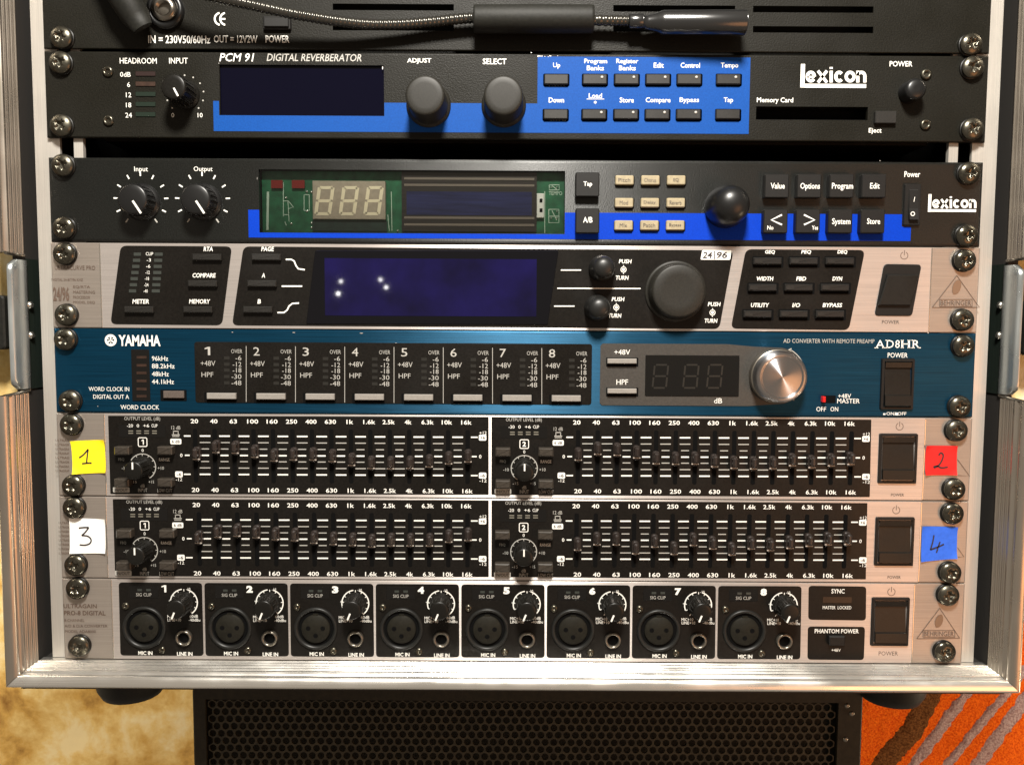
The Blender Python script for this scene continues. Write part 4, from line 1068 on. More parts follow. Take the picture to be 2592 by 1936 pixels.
# ================================================================== blue-green converter
def yam():
    t = device('preamp_converter', 'teal blue eight channel converter with a silver dial', 'yam', 'teal_anodised', ch=.9)
    L = Letters()
    cx, cz = P('G', 690, 642); L.mb().ring(cx, cz, 1.9, 2.7 + .4, .25, 0, 360, 30)
    for k in range(3):
        q = math.radians(90 + 120 * k); L.mb().stroke([(cx, cz), (cx + 2.9 * math.cos(q), cz + 2.9 * math.sin(q))], .75, .26)
    for k in range(6):
        q = math.radians(30 + 60 * k); L.mb().stroke([(cx + .9 * math.cos(q), cz + .9 * math.sin(q)), (cx + 2.2 * math.cos(q), cz + 2.2 * math.sin(q))], .4, .27)
    L.t('YAMAHA', 'G', 738, 998, 610, 678, bold=.03)
    a, b_, z0, z1 = box('G', 818, 930, 700, 1020, .5)
    b = MB(); b.rbox(a, b_, z0, z1, 0, .4, .4, .15); wn = link('indicator_window', b.mesh('indicator_window'), 'led_window', t)
    for y in (748, 798, 845, 895, 945, 990):
        a2, b2, c, d_ = box('G', 850, 912, y - 8, y + 8, .5); b = MB(); b.rbox(a2, b2, c, d_, .4, .55); link('indicator', b.mesh('indicator'), 'brown_led', wn)
    for s, x0, x1, y in (('96kHz', 945, 1046, 756), ('88.2kHz', 945, 1086, 803), ('48kHz', 945, 1050, 852), ('44.1kHz', 945, 1082, 900)): L.t(s, 'G', x0, x1, y - 15, y + 14, bold=0)
    L.t('WORD CLOCK IN', 'G', 552, 804, 932, 958, bold=0); L.t('DIGITAL OUT A', 'G', 580, 802, 980, 1006, bold=0); L.t('WORD CLOCK', 'G', 750, 990, 1044, 1072, bold=0)
    halo(t, 'G', 998, 1160, 950, 1018, 'hollow', .3, .3); button(t, 'G', 1014, 1142, 958, 1002, 1.6, 'button_brown', .3, .3)
    # channel field
    a, b_, z0, z1 = box('P', 493, 1498, 868, 1022, .4)
    b = MB(); b.rbox(a, b_, z0, z1, 0, .3, 1.4, .15); fd = link('channel_field', b.mesh('channel_field'), 'print_black', t)
    for i in range(8):
        x = 493 + 124.7 * i + (.5 if i else 0); y = 601 + 2 + i * .85      # photo px origin of the channel
        def bx(x0, x1, y0, y1): return x + x0, x + x1, y + y0, y + y1
        c = 'white_print' if 0 < i else 'grey_print'
        L.t(str(i + 1), 'P', *bx(23 if i else 25, 39, 275, 296), d=.6, bold=0, col='grey_print')
        L.t('+48V', 'P', *bx(15, 52, 310, 323), d=.6, bold=-.004, col='grey_print'); L.t('HPF', 'P', *bx(17, 47, 339, 351), d=.6, bold=-.004, col='grey_print')
        L.t('OVER', 'P', *bx(92, 120, 281, 291), d=.6, bold=-.008, col='grey_print')
        for s, yy, ww in (('-6', 303, 15), ('-12', 319, 22), ('-18', 334, 22), ('-30', 350, 25), ('-48', 366, 25)):
            L.t(s, 'P', *bx(118 - ww, 118, yy - 6, yy + 6), d=.6, bold=-.004, col='grey_print')
            aa = box('P', *bx(74, 88, yy - 4, yy + 4), .5); b = MB(); b.rbox(*aa, .3, .45); link('meter_led', b.mesh('meter_led'), 'segment_off', fd)
        if i: L.line('P', [(x + 5, y + 272), (x + 5, y + 413)], .28, d=.6, col='grey_print')
        bright = ('button_brown2', 'button_brown2', 'button_mid', 'button_mid', 'button_grey2', 'button_grey2', 'button_grey', 'button_grey')[i]
        halo(t, 'P', x + 24, x + 107, y + 390, y + 415, 'hollow', .45, .3)
        button(t, 'P', *bx(30, 104, 392, 407), 2.2, 'button_grey', .25, .3, d0=.3)
    # right field with rounded end
    X, Z = P('P', 1963, 952)
    pts = [at(*px('H', 1650, 1044), .4)]
    zb_, zt_ = P('H', 1650, 1046, .4)[1], P('H', 1650, 662, .4)[1]; xl = P('H', 1645, 800, .4)[0]
    out = [(xl + 1.2, zb_), (X - 14, zb_)]
    for k in range(17):
        q = math.radians(-72 + 150 * k / 16); out.append((X + 15.2 * math.cos(q), Z + 15.2 * math.sin(q)))
    out += [(X - 12, zt_ - 1.2), (X - 26, zt_), (xl + 1.2, zt_), (xl, zt_ - 1.2), (xl, zb_ + 1.2)]
    b = MB(); b.prism(out, 0, .3); link('control_field', b.mesh('control_field'), 'charcoal', t)
    for y, s, w_ in ((772, '+48V', 98), (958, 'HPF', 72)):
        halo(t, 'H', 1682, 1882, y - 22, y + 34, 'hollow', .42, .3)
        button(t, 'H', 1690, 1872, y - 16, y + 16, 2.6, 'button_grey', .25, .3, d0=.3); L.c(s, 'H', 1782, y - 56, 32, w_, d=.6, bold=0)
    a, b_, z0, z1 = (*[P('H', 1925, 860, .5)[0], P('I', 440, 860, .5)[0]], P('I', 0, 990, .5)[1], P('I', 0, 735, .5)[1])
    b = MB(); b.rbox(a, b_, z0, z1, .3, .7, .4, .2); dw = link('display', b.mesh('display'), 'led_window', t)
    sg = MB()
    for cx in (2020 - 2070, 140, 288):
        def sl(x, y): return P('I', cx + x - (y - 865) * .1, y, .75)
        for y in (795, 865, 938): sg.stroke([sl(-34, y), sl(34, y)], .9, .75)
        for x_ in (-42, 42): sg.stroke([sl(x_, 800), sl(x_, 858)], .9, .75); sg.stroke([sl(x_, 872), sl(x_, 932)], .9, .75)
    link('digit_segments', sg.mesh('digit_segments'), 'segment_off', dw)
    L.t('dB', 'I', 284, 334, 1002, 1034, d=.6, bold=0)
    # silver dial
    X, Z = P('P', 1963, 951)
    b = MB(); b.lathe(0, 0, [(14.2, 0), (14.2, 3.5), (13.8, 4.2), (13.2, 4.2)], 64, cap=False); kn = link('dial', b.mesh('dial'), 'dull_metal', t, (X, .3, Z))
    b = MB(); b.lathe(0, 0, [(13.4, 3), (13.3, 9.5), (12.6, 10.8), (11.4, 11.3), (10.6, 11.2), (10.4, 10.6), (10.0, 10.8), (.2, 11.6)], 72); link('dial_cap', b.mesh('dial_cap'), 'spun_metal', kn, (X, .3, Z))
    L.mb('grey_print').ring(X, Z, 15.3, 15.7, .3, -52, 62, 40)
    for q in (-52, 62):
        qa = math.radians(q); tx, tz = X + 15.5 * math.cos(qa), Z + 15.5 * math.sin(qa); L.mb('grey_print').face([(tx - 1.2, .3, tz), (tx + .6, .3, tz - .9), (tx + .6, .3, tz + .9)])
    L.t('AD CONVERTER WITH REMOTE PREAMP', 'I', 715, 1282, 634, 660, bold=0, col='grey_print')
    # serif model name: letters with slab serifs
    for c_, a, b_ in (('A', 1290, 1344), ('D', 1358, 1402), ('8', 1411, 1439), ('R', 1520, 1562)): L.t(c_, 'I', a, b_, 641, 690, bold=0)
    L.line('I', [(1455, 641), (1455, 690)], 1.0); L.line('I', [(1496, 641), (1496, 690)], 1.0); L.line('I', [(1455, 665), (1496, 665)], .45)
    for x0, x1, y in ((1282, 1306, 689), (1330, 1352, 689), (1350, 1368, 689), (1350, 1368, 642), (1446, 1464, 642), (1446, 1464, 689), (1487, 1505, 642), (1487, 1505, 689), (1512, 1530, 642), (1512, 1532, 689), (1550, 1570, 689)):
        L.line('I', [(x0, y), (x1, y)], .4)
    L.t('POWER', 'I', 1364, 1488, 720, 750, bold=0)
    L.t('+48V', 'I', 1056, 1136, 975, 1002, bold=0); L.t('MASTER', 'I', 1050, 1190, 1005, 1034, bold=0); L.t('OFF', 'I', 920, 980, 1056, 1084, bold=0); L.t('ON', 'I', 1008, 1056, 1056, 1084, bold=0)
    L.t('ON/ OFF', 'I', 1356, 1480, 1088, 1108, bold=0)
    L.rect('I', 1336, 1350, 1096, 1106); L.rect('I', 1412, 1430, 1092, 1108)
    halo(t, 'I', 950, 1040, 985, 1032, 'hollow', .2, .4, 'switch_slot')
    a, b_, z0, z1 = box('I', 959, 977, 992, 1028, 2.5); b = MB(); b.rbox(a, b_, z0, z1, 0, 3.2, .2, .3); link('phantom_switch', b.mesh('phantom_switch'), 'red_switch', t, label='small red slide switch')
    rocker(t, 'I', 1322, 1530, 755, 1075)
    L.done(t)
    for x, y in ((160, 859), (172, 1016), (2443, 876), (2434, 1030)): rack_screw(t, x, y)
mat('button_brown2', (.12, .10, .085), .35); mat('button_mid', (.2, .18, .16), .35); mat('button_grey2', (.30, .28, .25), .35)
yam()

# ================================================================== the two graphic equalisers
BANDS = ['20', '40', '63', '100', '160', '250', '400', '630', '1k', '1.6k', '2.5k', '4k', '6.3k', '10k', '16k']
def yJ(v): return 1030 + v * K
EQ = {
 'eqa': dict(top=1068, bot=1240, sides=[(493, 1181.6, [290, 248, 252, 277, 300, 294, 294, 304, 328, 347, 349, 347, 337, 318, 306]),
                   (1461, 2152, [295, 259, 265, 282, 318, 321, 320, 336, 346, 350, 348, 330, 342, 331, 322])],
             rows=[180, 220, 260, 300, 338, 378, 418], ofs=0.0, xoff=0),
 'eqb': dict(top=1279, bot=1449, sides=[(498, 1181.6, [812, 775, 768, 778, 790, 796, 812, 820, 826, 835, 828, 829, 829, 805, 795]),
                   (1459.5, 2144, [855, 822, 822, 878, 836, 881, 826, 847, 885, 847, 858, 844, 831, 822, 820])],
             rows=[700, 740, 779, 818, 857, 897, 936], ofs=518, xoff=5)}
def graphic_eq(key, name_label):
    E_ = EQ[key]
    t = device('graphic_equaliser', name_label, key, 'silver_face', ch=.6)
    L = Letters(); o_ = E_['ofs']
    xl0 = {'eqa': 273, 'eqb': 285}[key]
    yt, yb = (1052, 1250) if key == 'eqa' else (1263, 1458)
    xm = 1240
    dxr = {'eqa': 2202, 'eqb': 2192}[key]
    black_field(t, [(xl0 + 6, yb), (xm - 3, yb + 2), (xm - 3, yt + 3), (xl0, yt)], .5)
    black_field(t, [(xm + 4, yb + 2), (dxr, yb + 8), (dxr + 4, yt + 10), (xm + 4, yt + 3)], .5)
    ears(t, key, P('J', 655 + (10 if o_ else 0), 300 + o_)[0], P('L', 1590 - (25 if o_ else 0), 300 + o_)[0])
    for side, (xa, xb, ys) in enumerate(E_['sides']):
        st = (xb - xa) / 14
        slope = (4.5 if side == 0 else 4.5)
        def Y(v, i):      # photo y of a zoom row value, following the slight tilt of the photo rows
            return yJ(v) + side * 3.2 + i / 14 * 3.2 * 1.0
        for i, b_ in enumerate(BANDS):
            x = xa + st * i
            wds = {'1': 9, '.': 4, 'k': 8}
            wt = sum(wds.get(ch_, 9.5) for ch_ in b_)
            for v, dx in ((88 + o_ + (2 if o_ else 0), -1), (515 + o_, 2)):
                yy = Y(v, i)
                L.t(b_, 'P', x + dx - wt / 2, x + dx + wt / 2, yy - 5.5, yy + 5.5, d=.6, bold=.015)
            X = at(x + 2, 1150, .4)[0]
            zt, zb_ = at(x, Y(135 + o_, i), .4)[1], at(x, Y(470 + o_, i), .4)[1]
            w_ = 1.15
            b = MB(); b.rbox(X - w_, X + w_, zb_, zt, .25, .42, .9)
            link('fader_slot', b.mesh('fader_slot'), 'hollow', t)
            # fader cap
            yy = yJ(ys[i])
            Xc, Zc = at(x + 3, yy + 2, 4.0)
            def cap(b):
                b.prism(rrect(-1.9, 1.9, -3.9, 3.9, 1.6), .2, 3.0, .6)
                b.prism(rrect(-1.35, 1.35, -1.9, 3.4, 1.2), 3.0, 6.6, .9)
            cp = link('fader_cap', cached(('fader_cap', 'fader_plastic'), cap), None, t, (Xc, .4, Zc))
            def mark(b): b.rbox(-1.9, 1.9, -2.9, -2.3, 3.0, 3.25, 0, .05)
            link('pointer', cached(('fader_pointer', 'fader_mark'), mark), None, cp, (Xc, .45, Zc))
            # scale marks right of this slot
            if i < 14:
                for r, v in enumerate(E_['rows']):
                    strong = r in (0, 3, 6)
                    g = 13.5 if r in (0, 1, 5, 6) else 10
                    xc = x + st / 2 + 1.5; yy = Y(v, i + .5)
                    L.line('P', [(xc - g, yy), (xc + g, yy)], .75 if strong else .5, 'white_print' if strong else 'grey_print', d=.55)
        # ends of scale
        for r in (0, 3, 6):
            yy = Y(E_['rows'][r], 0); g = 6 if r == 3 else 8.5
            L.line('P', [(xa - 19 - g, yy), (xa - 19 + g, yy)], .7, d=.55)
            y2 = Y(E_['rows'][r], 14); L.line('P', [(xb + 19 - g, y2), (xb + 19 + g, y2)], .7, d=.55)
        yy = Y(E_['rows'][3], 0); L.c('0', 'P', xa - 34, yy, 9, 6, d=.6); L.c('0', 'P', xb + 34, Y(E_['rows'][3], 14), 9, 6, d=.6)
        def pill(x, y, w_, h_, s, ww):
            a, b2, z0, z1 = box('P', x - w_ / 2, x + w_ / 2, y - h_ / 2, y + h_ / 2, .5)
            L.mb().face([(q[0], .5, q[1]) for q in rrect(a, b2, z0, z1, .7)]); L.c(s, 'P', x, y, h_ * .55, ww, col='ink', d=.6)
        yr0, yr6 = Y(E_['rows'][0], 14), Y(E_['rows'][6], 14)
        pill(xb + 40, yr0 + 1, 19, 15, '+6', 12); pill(xb + 40, yr6, 19, 15, '-6', 12); L.c('+12', 'P', xb + 41, yr0 - 11, 8, 18, d=.6, bold=0); L.c('-12', 'P', xb + 41, yr6 + 13, 8, 18, d=.6, bold=0)
        y0, y6 = Y(E_['rows'][0], 0), Y(E_['rows'][6], 0)
        pill(xa - 40, y6, 19, 15, '-6', 12); L.c('-12', 'P', xa - 40, y6 + 13, 8, 16, d=.6, bold=0)
        pill(xa - 48, y0 + 14, 28, 14, '6 dB', 20); L.c('12 dB', 'P', xa - 48, y0 - 21, 9, 23, d=.6, bold=0, col='grey_print')
        for y_, g in ((y0 - 12, 7), (y0 - 3, 10), (y0 + 1, 9)): L.line('P', [(xa - 48 - g, y_), (xa - 48 + g, y_)], .45, 'grey_print', d=.55)
        for dx in (-6, 6): L.line('P', [(xa - 48 + dx, y0 - 12), (xa - 48 + dx, y0 - 4)], .35, 'grey_print', d=.55)
        # input section
        xc = {0: xa - 133 + 1, 1: xa - 134}[side]; ry = yJ(0 + o_)
        yk = yJ(372 + o_) + side * 4
        L.c('OUTPUT LEVEL (dB)', 'P', xc - 1, yJ(75 + o_) + side * 3, 11, 91, d=.6, bold=0, col='grey_print')
        for s, dx in (('-20', -32), ('0', -12), ('+6', 9), ('CLIP', 30)): L.c(s, 'P', xc + dx, yJ(116 + o_) + side * 3, 8, 15 if s != '0' else 6, d=.6, bold=0)
        wn = halo(t, 'P', xc - 60, xc + 58, yJ(102 + o_) + side * 3 + 4, yJ(188 + o_) + side * 3, 'led_window', .5, .5, 'meter_window')
        for r in range(2):
            for c in range(4):
                aa = box('P', xc - 36 + c * 20, xc - 24 + c * 20, yJ(146 + o_ + r * 14) + side * 3, yJ(152 + o_ + r * 14) + side * 3, .6)
                b = MB(); b.rbox(*aa, .5, .62); link('meter_led', b.mesh('meter_led'), 'segment_dim', wn)
        # channel number in a rounded frame
        yn = yJ(218 + o_) + side * 5; a, b2, z0, z1 = box('P', xc - 12, xc + 12, yn - 12, yn + 12, .5)
        ro = rrect(a, b2, z0, z1, .9); ri = inset(ro, .42); n = len(ro)
        L.mb().add([(x, .55, z) for x, z in ro] + [(x, .55, z) for x, z in ri], [(i, (i + 1) % n, n + (i + 1) % n, n + i) for i in range(n)])
        L.c(str(side + 1), 'P', xc, yn, 13, 9 if side else 6, d=.6, bold=.03)
        X, Z = at(xc, yk, .5)
        L.mb('grey_print').ring(X, Z, 6.7, 7.15, .55, -58, 238 if side else 150, 40)
        for kk in range(11):
            q_ = math.radians(238 - 29.6 * kk)
            if side == 0 and kk < 3: continue
            L.mb('grey_print').stroke([(X + 5.9 * math.cos(q_), Z + 5.9 * math.sin(q_)), (X + 7 * math.cos(q_), Z + 7 * math.sin(q_))], .4, .56)
        pointer_knob(t, X, Z, 5.0, 12, 'knob_black', 90, .8, 4.4, .75, skirt=5.8, flutes=16, dome=.2, d0=.3)
        L.c('0', 'P', xc, yk - 42, 8, 5, d=.6, bold=0); L.c('-10', 'P', xc - 46, yk + 3, 8, 14, d=.6, bold=0, col='grey_print'); L.c('+10', 'P', xc + 46, yk + 3, 8, 16, d=.6, bold=0, col='grey_print')
        L.c('dB', 'P', xc, yJ(490 + o_) + side * 4, 8, 11, d=.6, bold=0, col='grey_print'); L.c('INPUT', 'P', xc, yJ(517 + o_) + side * 4, 9, 23, d=.6, bold=0, col='grey_print')
        L.c('-15', 'P', xc - 22, yk + 38, 7, 14, d=.6, bold=0, col='grey_print'); L.c('+15', 'P', xc + 22, yk + 38, 7, 14, d=.6, bold=0, col='grey_print')
        L.c('FBQ', 'P', xc - 54, yJ(327 + o_) + side * 5, 8, 15, d=.6, bold=0, col='grey_print'); L.c('RANGE', 'P', xc + 55, yJ(327 + o_) + side * 5, 8, 27, d=.6, bold=0)
        L.c('LOW CUT', 'P', xc + 56, yJ(518 + o_) + side * 4, 9, 37, d=.6, bold=0, col='grey_print')
        yp = yJ(516 + o_) + side * 4; a, b2, z0, z1 = box('P', xc - 75, xc - 33, yp - 7, yp + 6, .5)
        L.mb('grey_print').face([(q[0], .5, q[1]) for q in rrect(a, b2, z0, z1, .5)]); L.c('IN/OUT', 'P', xc - 54, yp, 8, 34, col='ink', d=.6)
        for bx_, by in ((-54, 272), (55, 272), (-54, 472), (55, 472)):
            yy = yJ(by + o_) + side * 4
            o = button(t, 'P', xc + bx_ - 19, xc + bx_ + 19, yy - 10, yy + 11, 5.0, 'button_warm', .4, .7, d0=.3)
    L.done(t)
    return t, L
mat('fader_plastic', (.020, .015, .013), .30, smear=.05, spec=.4); mat('fader_mark', (.34, .30, .26), .4); mat('segment_dim', (.16, .15, .12), .35)
mat('button_warm', (.034, .028, .022), .3, grain=.2, gs=900)
ta, _ = graphic_eq('eqa', 'silver graphic equaliser with rows of faders under the teal converter, taped yellow and red')
tb, _ = graphic_eq('eqb', 'silver graphic equaliser with rows of faders above the eight mic inputs, taped white and blue')
def eq_tail(t, key, k1, y1, sx, tri, lab):
    L = Letters(); o_ = EQ[key]['ofs']
    x0, x1, y0, y1 = sx
    rocker(t, 'L', x0, x1, y0, y1)
    power_sym(L, 'L', (x0 + x1) / 2 + 8, y0 - 44, 1.9, 'brown_print'); L.c('POWER', 'L', (x0 + x1) / 2 - 4, y1 + 68, 18, 82, col='dark_print')
    for i in range(8):
        L.t('ULTRAGRAPH'[:6 + i % 4], 'J', 345 + (20 if o_ else 0), 430, 200 + o_ * .99 + i * 27, 214 + o_ * .99 + i * 27, col='brown_print', bold=0)
    L.line('L', tri, .3, 'brown_print')
    L.done(t)
eq_tail(ta, 'eqa', 'J', 0, (1308, 1550, 165, 478), [(1798, 325), (1875, 430), (1800, 425)], '')
eq_tail(tb, 'eqb', 'J', 0, (1286, 1530, 685, 990), [(1800, 875), (1840, 933), (1800, 933)], '')
for x, y in ((175, 1076), (180, 1231), (2426, 1091), (2420, 1240)): rack_screw(ta, x, y)
for x, y in ((182, 1287), (186, 1433), (2416, 1302), (2410, 1452)): rack_screw(tb, x, y)

# ================================================================== eight channel mic preamp
def preamp():
    t = device('mic_preamp', 'silver eight channel microphone preamp in the lowest slot with round sockets', 'pre', 'silver_face', ch=.6)
    L = Letters()
    ears(t, 'pre', P('M', 700, 300)[0], P('O', 1522, 300)[0])
    for i in range(8):
        ox = 300 + 216.9 * i - (.35 * i * 0); oy = 1473.5 + i * 1.25
        def X_(x, y, d=.5): return at(ox + (x - 738) * K, oy + (y - 58) * K, d)
        lean = (4 - i) * 1.1
        x0, x1 = ox, ox + 211; y0, y1 = oy, oy + 185
        black_field(t, [(x0 + lean, y1), (x1 + lean, y1 + 1), (x1, y0 + 1), (x0, y0)], 2.0)
        def tx(s, cx, cy, h, w_, **kw): X, Y = ox + (cx - 738) * K, oy + (cy - 58) * K; L.c(s, 'P', X, Y, h * K, w_ * K, d=.6, **kw)
        tx(str(i + 1), 1020, 97, 44, 30 if i == 0 else 40, bold=.06); tx('SIG CLIP', 895, 134, 20, 96, bold=0, col='grey_print')
        a, b_ = X_(805, 90), X_(990, 90)
        aa = (X_(805, 108)[0], X_(985, 108)[0], X_(895, 155)[1], X_(895, 78)[1])
        b = MB(); b.rbox(*aa, .3, .5, .4, .1); wn = link('meter_window', b.mesh('meter_window'), 'led_window', t)
        for xx in (870, 925):
            c_ = X_(xx, 105); b = MB(); b.rbox(c_[0] - 1.2, c_[0] + 1.2, c_[1] - .6, c_[1] + .6, .5, .65); link('meter_led', b.mesh('meter_led'), 'meter_dim', wn)
        X, Z = X_(1145, 182)
        L.mb().ring(X, Z, 6.9, 7.5, .55, 98, 202 if i else 178, 24); L.mb().ring(X, Z, 6.9, 7.5, .55, -56, 74, 26)
        for q_ in range(11):
            an = math.radians(232 - 28.6 * q_); L.mb().stroke([(X + 6.1 * math.cos(an), Z + 6.1 * math.sin(an)), (X + 7.2 * math.cos(an), Z + 7.2 * math.sin(an))], .4, .56)
        tx('-10', 1172, 99, 16, 26, bold=0); tx('+4', 1060, 172, 14, 20, bold=0)
        pointer_knob(t, X, Z, 5.2, 12, 'knob_black', 248, 1.6, 5.2, .85, skirt=6.0, flutes=16, dome=.2, d0=.3)
        tx('MIC+10', 1078, 270, 18, 72, bold=0); tx('LINE+10', 1085, 291, 18, 84, bold=0); tx('60dB', 1206, 268, 18, 52, bold=0); tx('-40dBu', 1210, 291, 18, 72, bold=0)
        tx('MIC IN', 905, 497, 24, 88, bold=.02); tx('LINE IN', 1150, 502, 24, 96, bold=.02)
        # socket: flange ring, dark moat, core with three holes
        X, Z = X_(900, 338)
        def sh(b):
            b.lathe(0, 0, [(11.6, 0), (11.5, 1.0), (10.9, 1.5), (10.2, 1.3), (9.6, .7), (9.4, -.2)], 48, cap=False)
        sk = link('mic_socket', cached(('mic_socket', 'socket_black'), sh), None, t, (X, .3, Z))
        def mo(b): b.ring(0, 0, 7.2, 9.8, .06, 0, 360, 48)
        link('socket_groove', cached(('socket_groove', 'hollow'), mo), None, sk, (X, .35, Z))
        def co(b):
            b.lathe(0, 0, [(7.7, 0), (7.7, .9), (7.3, 1.3), (.1, 1.3)], 40)
            b.prism(rrect(-1.4, 1.4, 6.6, 8.2, .3), .05, 1.2)
        cr = link('socket_core', cached(('socket_core', 'core_black'), co), None, sk, (X, .35, Z))
        for ax, az in ((-3.9, .4), (3.9, .4), (0, -3.6)):
            def ho(b): b.lathe(0, 0, [(1.25, 0), (1.25, .1)], 16)
            link('pin_hole', cached(('pin_hole', 'hollow'), ho), None, cr, (X + ax, 1.66, Z + az)) if False else None
            link('pin_hole', cached(('pin_hole', 'hollow'), ho), None, sk, (X + ax, 1.62, Z + az))
        for xx, yy in ((782, 205), (1008, 478)):
            xs_, zs_ = X_(xx, yy); link('socket_screw', cached(('socket_screw', 'screw_metal'), lambda b: b.lathe(0, 0, [(2.1, 0), (2.0, .6), (1.4, 1.1), (.7, 1.25), (.5, .6)], 18)), None, t, (xs_, .3, zs_))
        X, Z = X_(1147, 400)
        def jk(b): b.lathe(0, 0, [(4.4, 0), (4.4, 1.2), (4.0, 2.0), (3.3, 2.1), (2.95, 1.2), (2.95, .15)], 32, cap=False)
        j = link('line_socket', cached(('line_socket', 'jack_metal'), jk), None, t, (X, .3, Z))
        def jh(b): b.lathe(0, 0, [(3.0, .1), (3.0, .2)], 24)
        link('socket_hole', cached(('socket_hole', 'hollow'), jh), None, j, (X, .3, Z))
    # sync / phantom fields
    black_field(t, [(2046, 1568), (2192, 1570), (2193, 1484), (2047, 1482)], 2.0)
    black_field(t, [(2044, 1669), (2187, 1670), (2190, 1586), (2045, 1585)], 2.0)
    L.t('SYNC', 'O', 1014, 1096, 98, 126, d=.6, bold=.01); L.t('MASTER  LOCKED', 'O', 960, 1138, 204, 224, d=.6, bold=0)
    L.t('PHANTOM POWER', 'O', 910, 1184, 347, 374, d=.6, bold=.012); L.t('+48V', 'O', 1014, 1072, 468, 488, d=.6, bold=0)
    halo(t, 'O', 960, 1140, 148, 185, 'led_window', .5, .3, 'meter_window')
    button(t, 'O', 1000, 1098, 392, 450, 3.0, 'button_black', .4, .5, d0=.3)
    rocker(t, 'O', 1262, 1500, 152, 455)
    power_sym(L, 'O', 1386, 116, 2.0, 'brown_print'); L.t('POWER', 'O', 1308, 1428, 486, 512, col='dark_print', bold=.0)
    triangle_logo(L, 'O', [(1545, 408), (1812, 404), (1688, 218)], 1682, 300, .95, (1584, 1782, 356, 398))
    L.t('ULTRAGAIN', 'M', 395, 602, 192, 218, col='brown_print'); L.t('PRO-8 DIGITAL', 'M', 398, 656, 234, 262, col='brown_print', bold=.02)
    L.t('8-CHANNEL', 'M', 400, 525, 285, 302, col='brown_print', bold=0); L.t('A/D & D/A CONVERTER', 'M', 402, 668, 320, 337, col='brown_print', bold=0); L.t('MODEL ADA8000', 'M', 404, 596, 354, 371, col='brown_print', bold=0)
    L.done(t)
    for x, y in ((190, 1492), (195, 1638), (2405, 1509), (2396, 1653)): rack_screw(t, x, y)
mat('socket_black', (.010, .010, .009), .40, spec=.3); mat('core_black', (.011, .010, .007), .6, grain=.2, gs=900, spec=.12); mat('jack_metal', (.20, .18, .15), .28, metal=.85)
preamp()

# ================================================================== chips and scuffs on the painted edges
def chips(root, spots):
    b = MB()
    for k, x, y, w_, h_ in spots:
        X, Z = P(k, x, y, .3); n = 7; sx_, sz_ = w_ * K / 4.9, h_ * K / 4.9
        pts = [(X + sx_ / 2 * random.uniform(.5, 1.1) * math.cos(6.283 * i / n), .30, Z + sz_ / 2 * random.uniform(.5, 1.1) * math.sin(6.283 * i / n)) for i in range(n)]
        b.face(pts)
    o = link('paint_chips', b.mesh('paint_chips'), 'bare_metal', root); o['kind'] = 'stuff'
mat('bare_metal', (.55, .53, .5), .4, metal=.6)
def root_of(n): return bpy.data.objects[n]
chips(root_of('digital_reverb'), [('B', 1256 + random.uniform(0, 170) * (i / 16), 351 + random.uniform(-3, 3), random.uniform(4, 11), random.uniform(4, 9)) for i in range(16)]
      + [('B', 1216, 329, 8, 10), ('B', 291, 424, 7, 24), ('A', 1362, 395, 5, 9)] + [('B', 1330 + i * 9 + random.uniform(-2, 2), 537 + 213 * (i % 2), 5, 4) for i in range(12)])
chips(root_of('preamp_converter'), [('H', 374, 664, 22, 12), ('G', 1826, 594, 24, 7), ('G', 1446, 592, 12, 7), ('H', 160, 598, 30, 6), ('G', 608, 1052, 7, 8), ('I', 210, 742, 5, 4), ('H', 515, 500, 3, 3)])
chips(root_of('parametric_equaliser'), [('I', 1616, 596, 12, 10), ('G', 2030, 492, 18, 9), ('H', 384, 530, 20, 4), ('I', 1620, 420, 5, 12)])
chips(root_of('effects_processor'), [('F', 1316, 190, 10, 5), ('D', 1600, 300, 3, 20)])

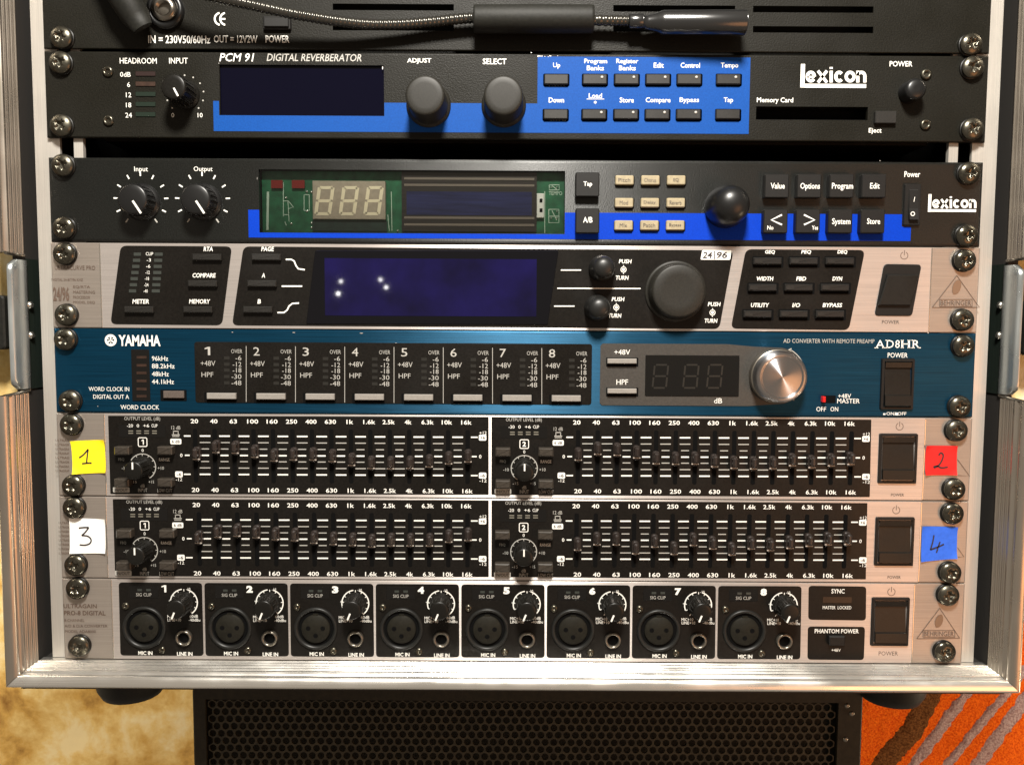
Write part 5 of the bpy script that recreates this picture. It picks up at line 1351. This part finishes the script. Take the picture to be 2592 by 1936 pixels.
# ================================================================== paper tape tags
def tape(k, corners, m, label, digit, ink_w=.75, ink='ink'):
    pts = [at(*px(k, x, y), 1.0) for x, y in corners]    # CCW from lower left
    cx = sum(p[0] for p in pts) / 4; cz = sum(p[1] for p in pts) / 4
    b = MB(); N = 14; rows = []
    for j in range(N + 1):
        for i in range(N + 1):
            u, v = i / N, j / N
            x = (pts[0][0] * (1 - u) + pts[1][0] * u) * (1 - v) + (pts[3][0] * (1 - u) + pts[2][0] * u) * v
            z = (pts[0][1] * (1 - u) + pts[1][1] * u) * (1 - v) + (pts[3][1] * (1 - u) + pts[2][1] * u) * v
            dd = .62 + .12 * mn.noise(Vector((x / 5, z / 5, 3))) + 1.3 * (max(0, abs(u - .5) + abs(v - .5) - .68) / .32) ** 2 * (.4 + .6 * abs(math.sin(cx + 7 * round(u) + 3 * round(v))))
            rows.append((x - cx, dd, z - cz))
    b.add(rows, [(j * (N + 1) + i, j * (N + 1) + i + 1, (j + 1) * (N + 1) + i + 1, (j + 1) * (N + 1) + i) for j in range(N) for i in range(N)], True)
    o = link('paper_tag', b.mesh('paper_tag'), m, None, (cx, 0, cz)); tag(o, label, 'label', 'coloured number tags')
    s = MB()
    for st in digit:
        P2 = [Vector(px(k, x, y)) for x, y in st]; out = []
        for i in range(len(P2) - 1):
            p0 = P2[max(i - 1, 0)]; p1 = P2[i]; p2 = P2[i + 1]; p3 = P2[min(i + 2, len(P2) - 1)]
            for q in range(5):
                u = q / 5; out.append(.5 * ((2 * p1) + (p2 - p0) * u + (2 * p0 - 5 * p1 + 4 * p2 - p3) * u * u + (3 * p1 - p0 - 3 * p2 + p3) * u ** 3))
        out.append(P2[-1])
        s.stroke([at(p.x, p.y, .85) for p in out], ink_w, .85)
    link('handwriting', s.mesh('handwriting'), ink, o)
tape('J', [(452, 418), (658, 408), (648, 204), (440, 212)], 'paper_yellow', 'yellow paper tag with a handwritten 1', [[(492, 315), (520, 295), (548, 262)], [(548, 262), (542, 310), (538, 350)], [(510, 352), (545, 348), (570, 348)]])
tape('J', [(434, 912), (656, 910), (652, 698), (430, 690)], 'paper_white', 'white paper tag with a handwritten 3', [[(490, 752), (522, 748), (552, 748)], [(552, 748), (530, 778), (508, 798)], [(508, 798), (545, 802), (566, 822), (560, 846), (530, 858), (495, 856)]])
tape('L', [(1598, 424), (1796, 424), (1798, 242), (1602, 240)], 'paper_red', 'red paper tag with a handwritten 2', [[(1682, 300), (1695, 284), (1710, 300), (1700, 335), (1678, 365), (1652, 378)], [(1648, 372), (1672, 366), (1700, 378), (1738, 372)]])
tape('L', [(1572, 964), (1795, 942), (1800, 746), (1580, 742)], 'paper_blue', 'blue paper tag with a handwritten 4', [[(1652, 796), (1644, 840), (1630, 886)], [(1630, 886), (1680, 868), (1714, 852)], [(1690, 838), (1678, 870), (1668, 905)]])
bpy.context.view_layer.update()
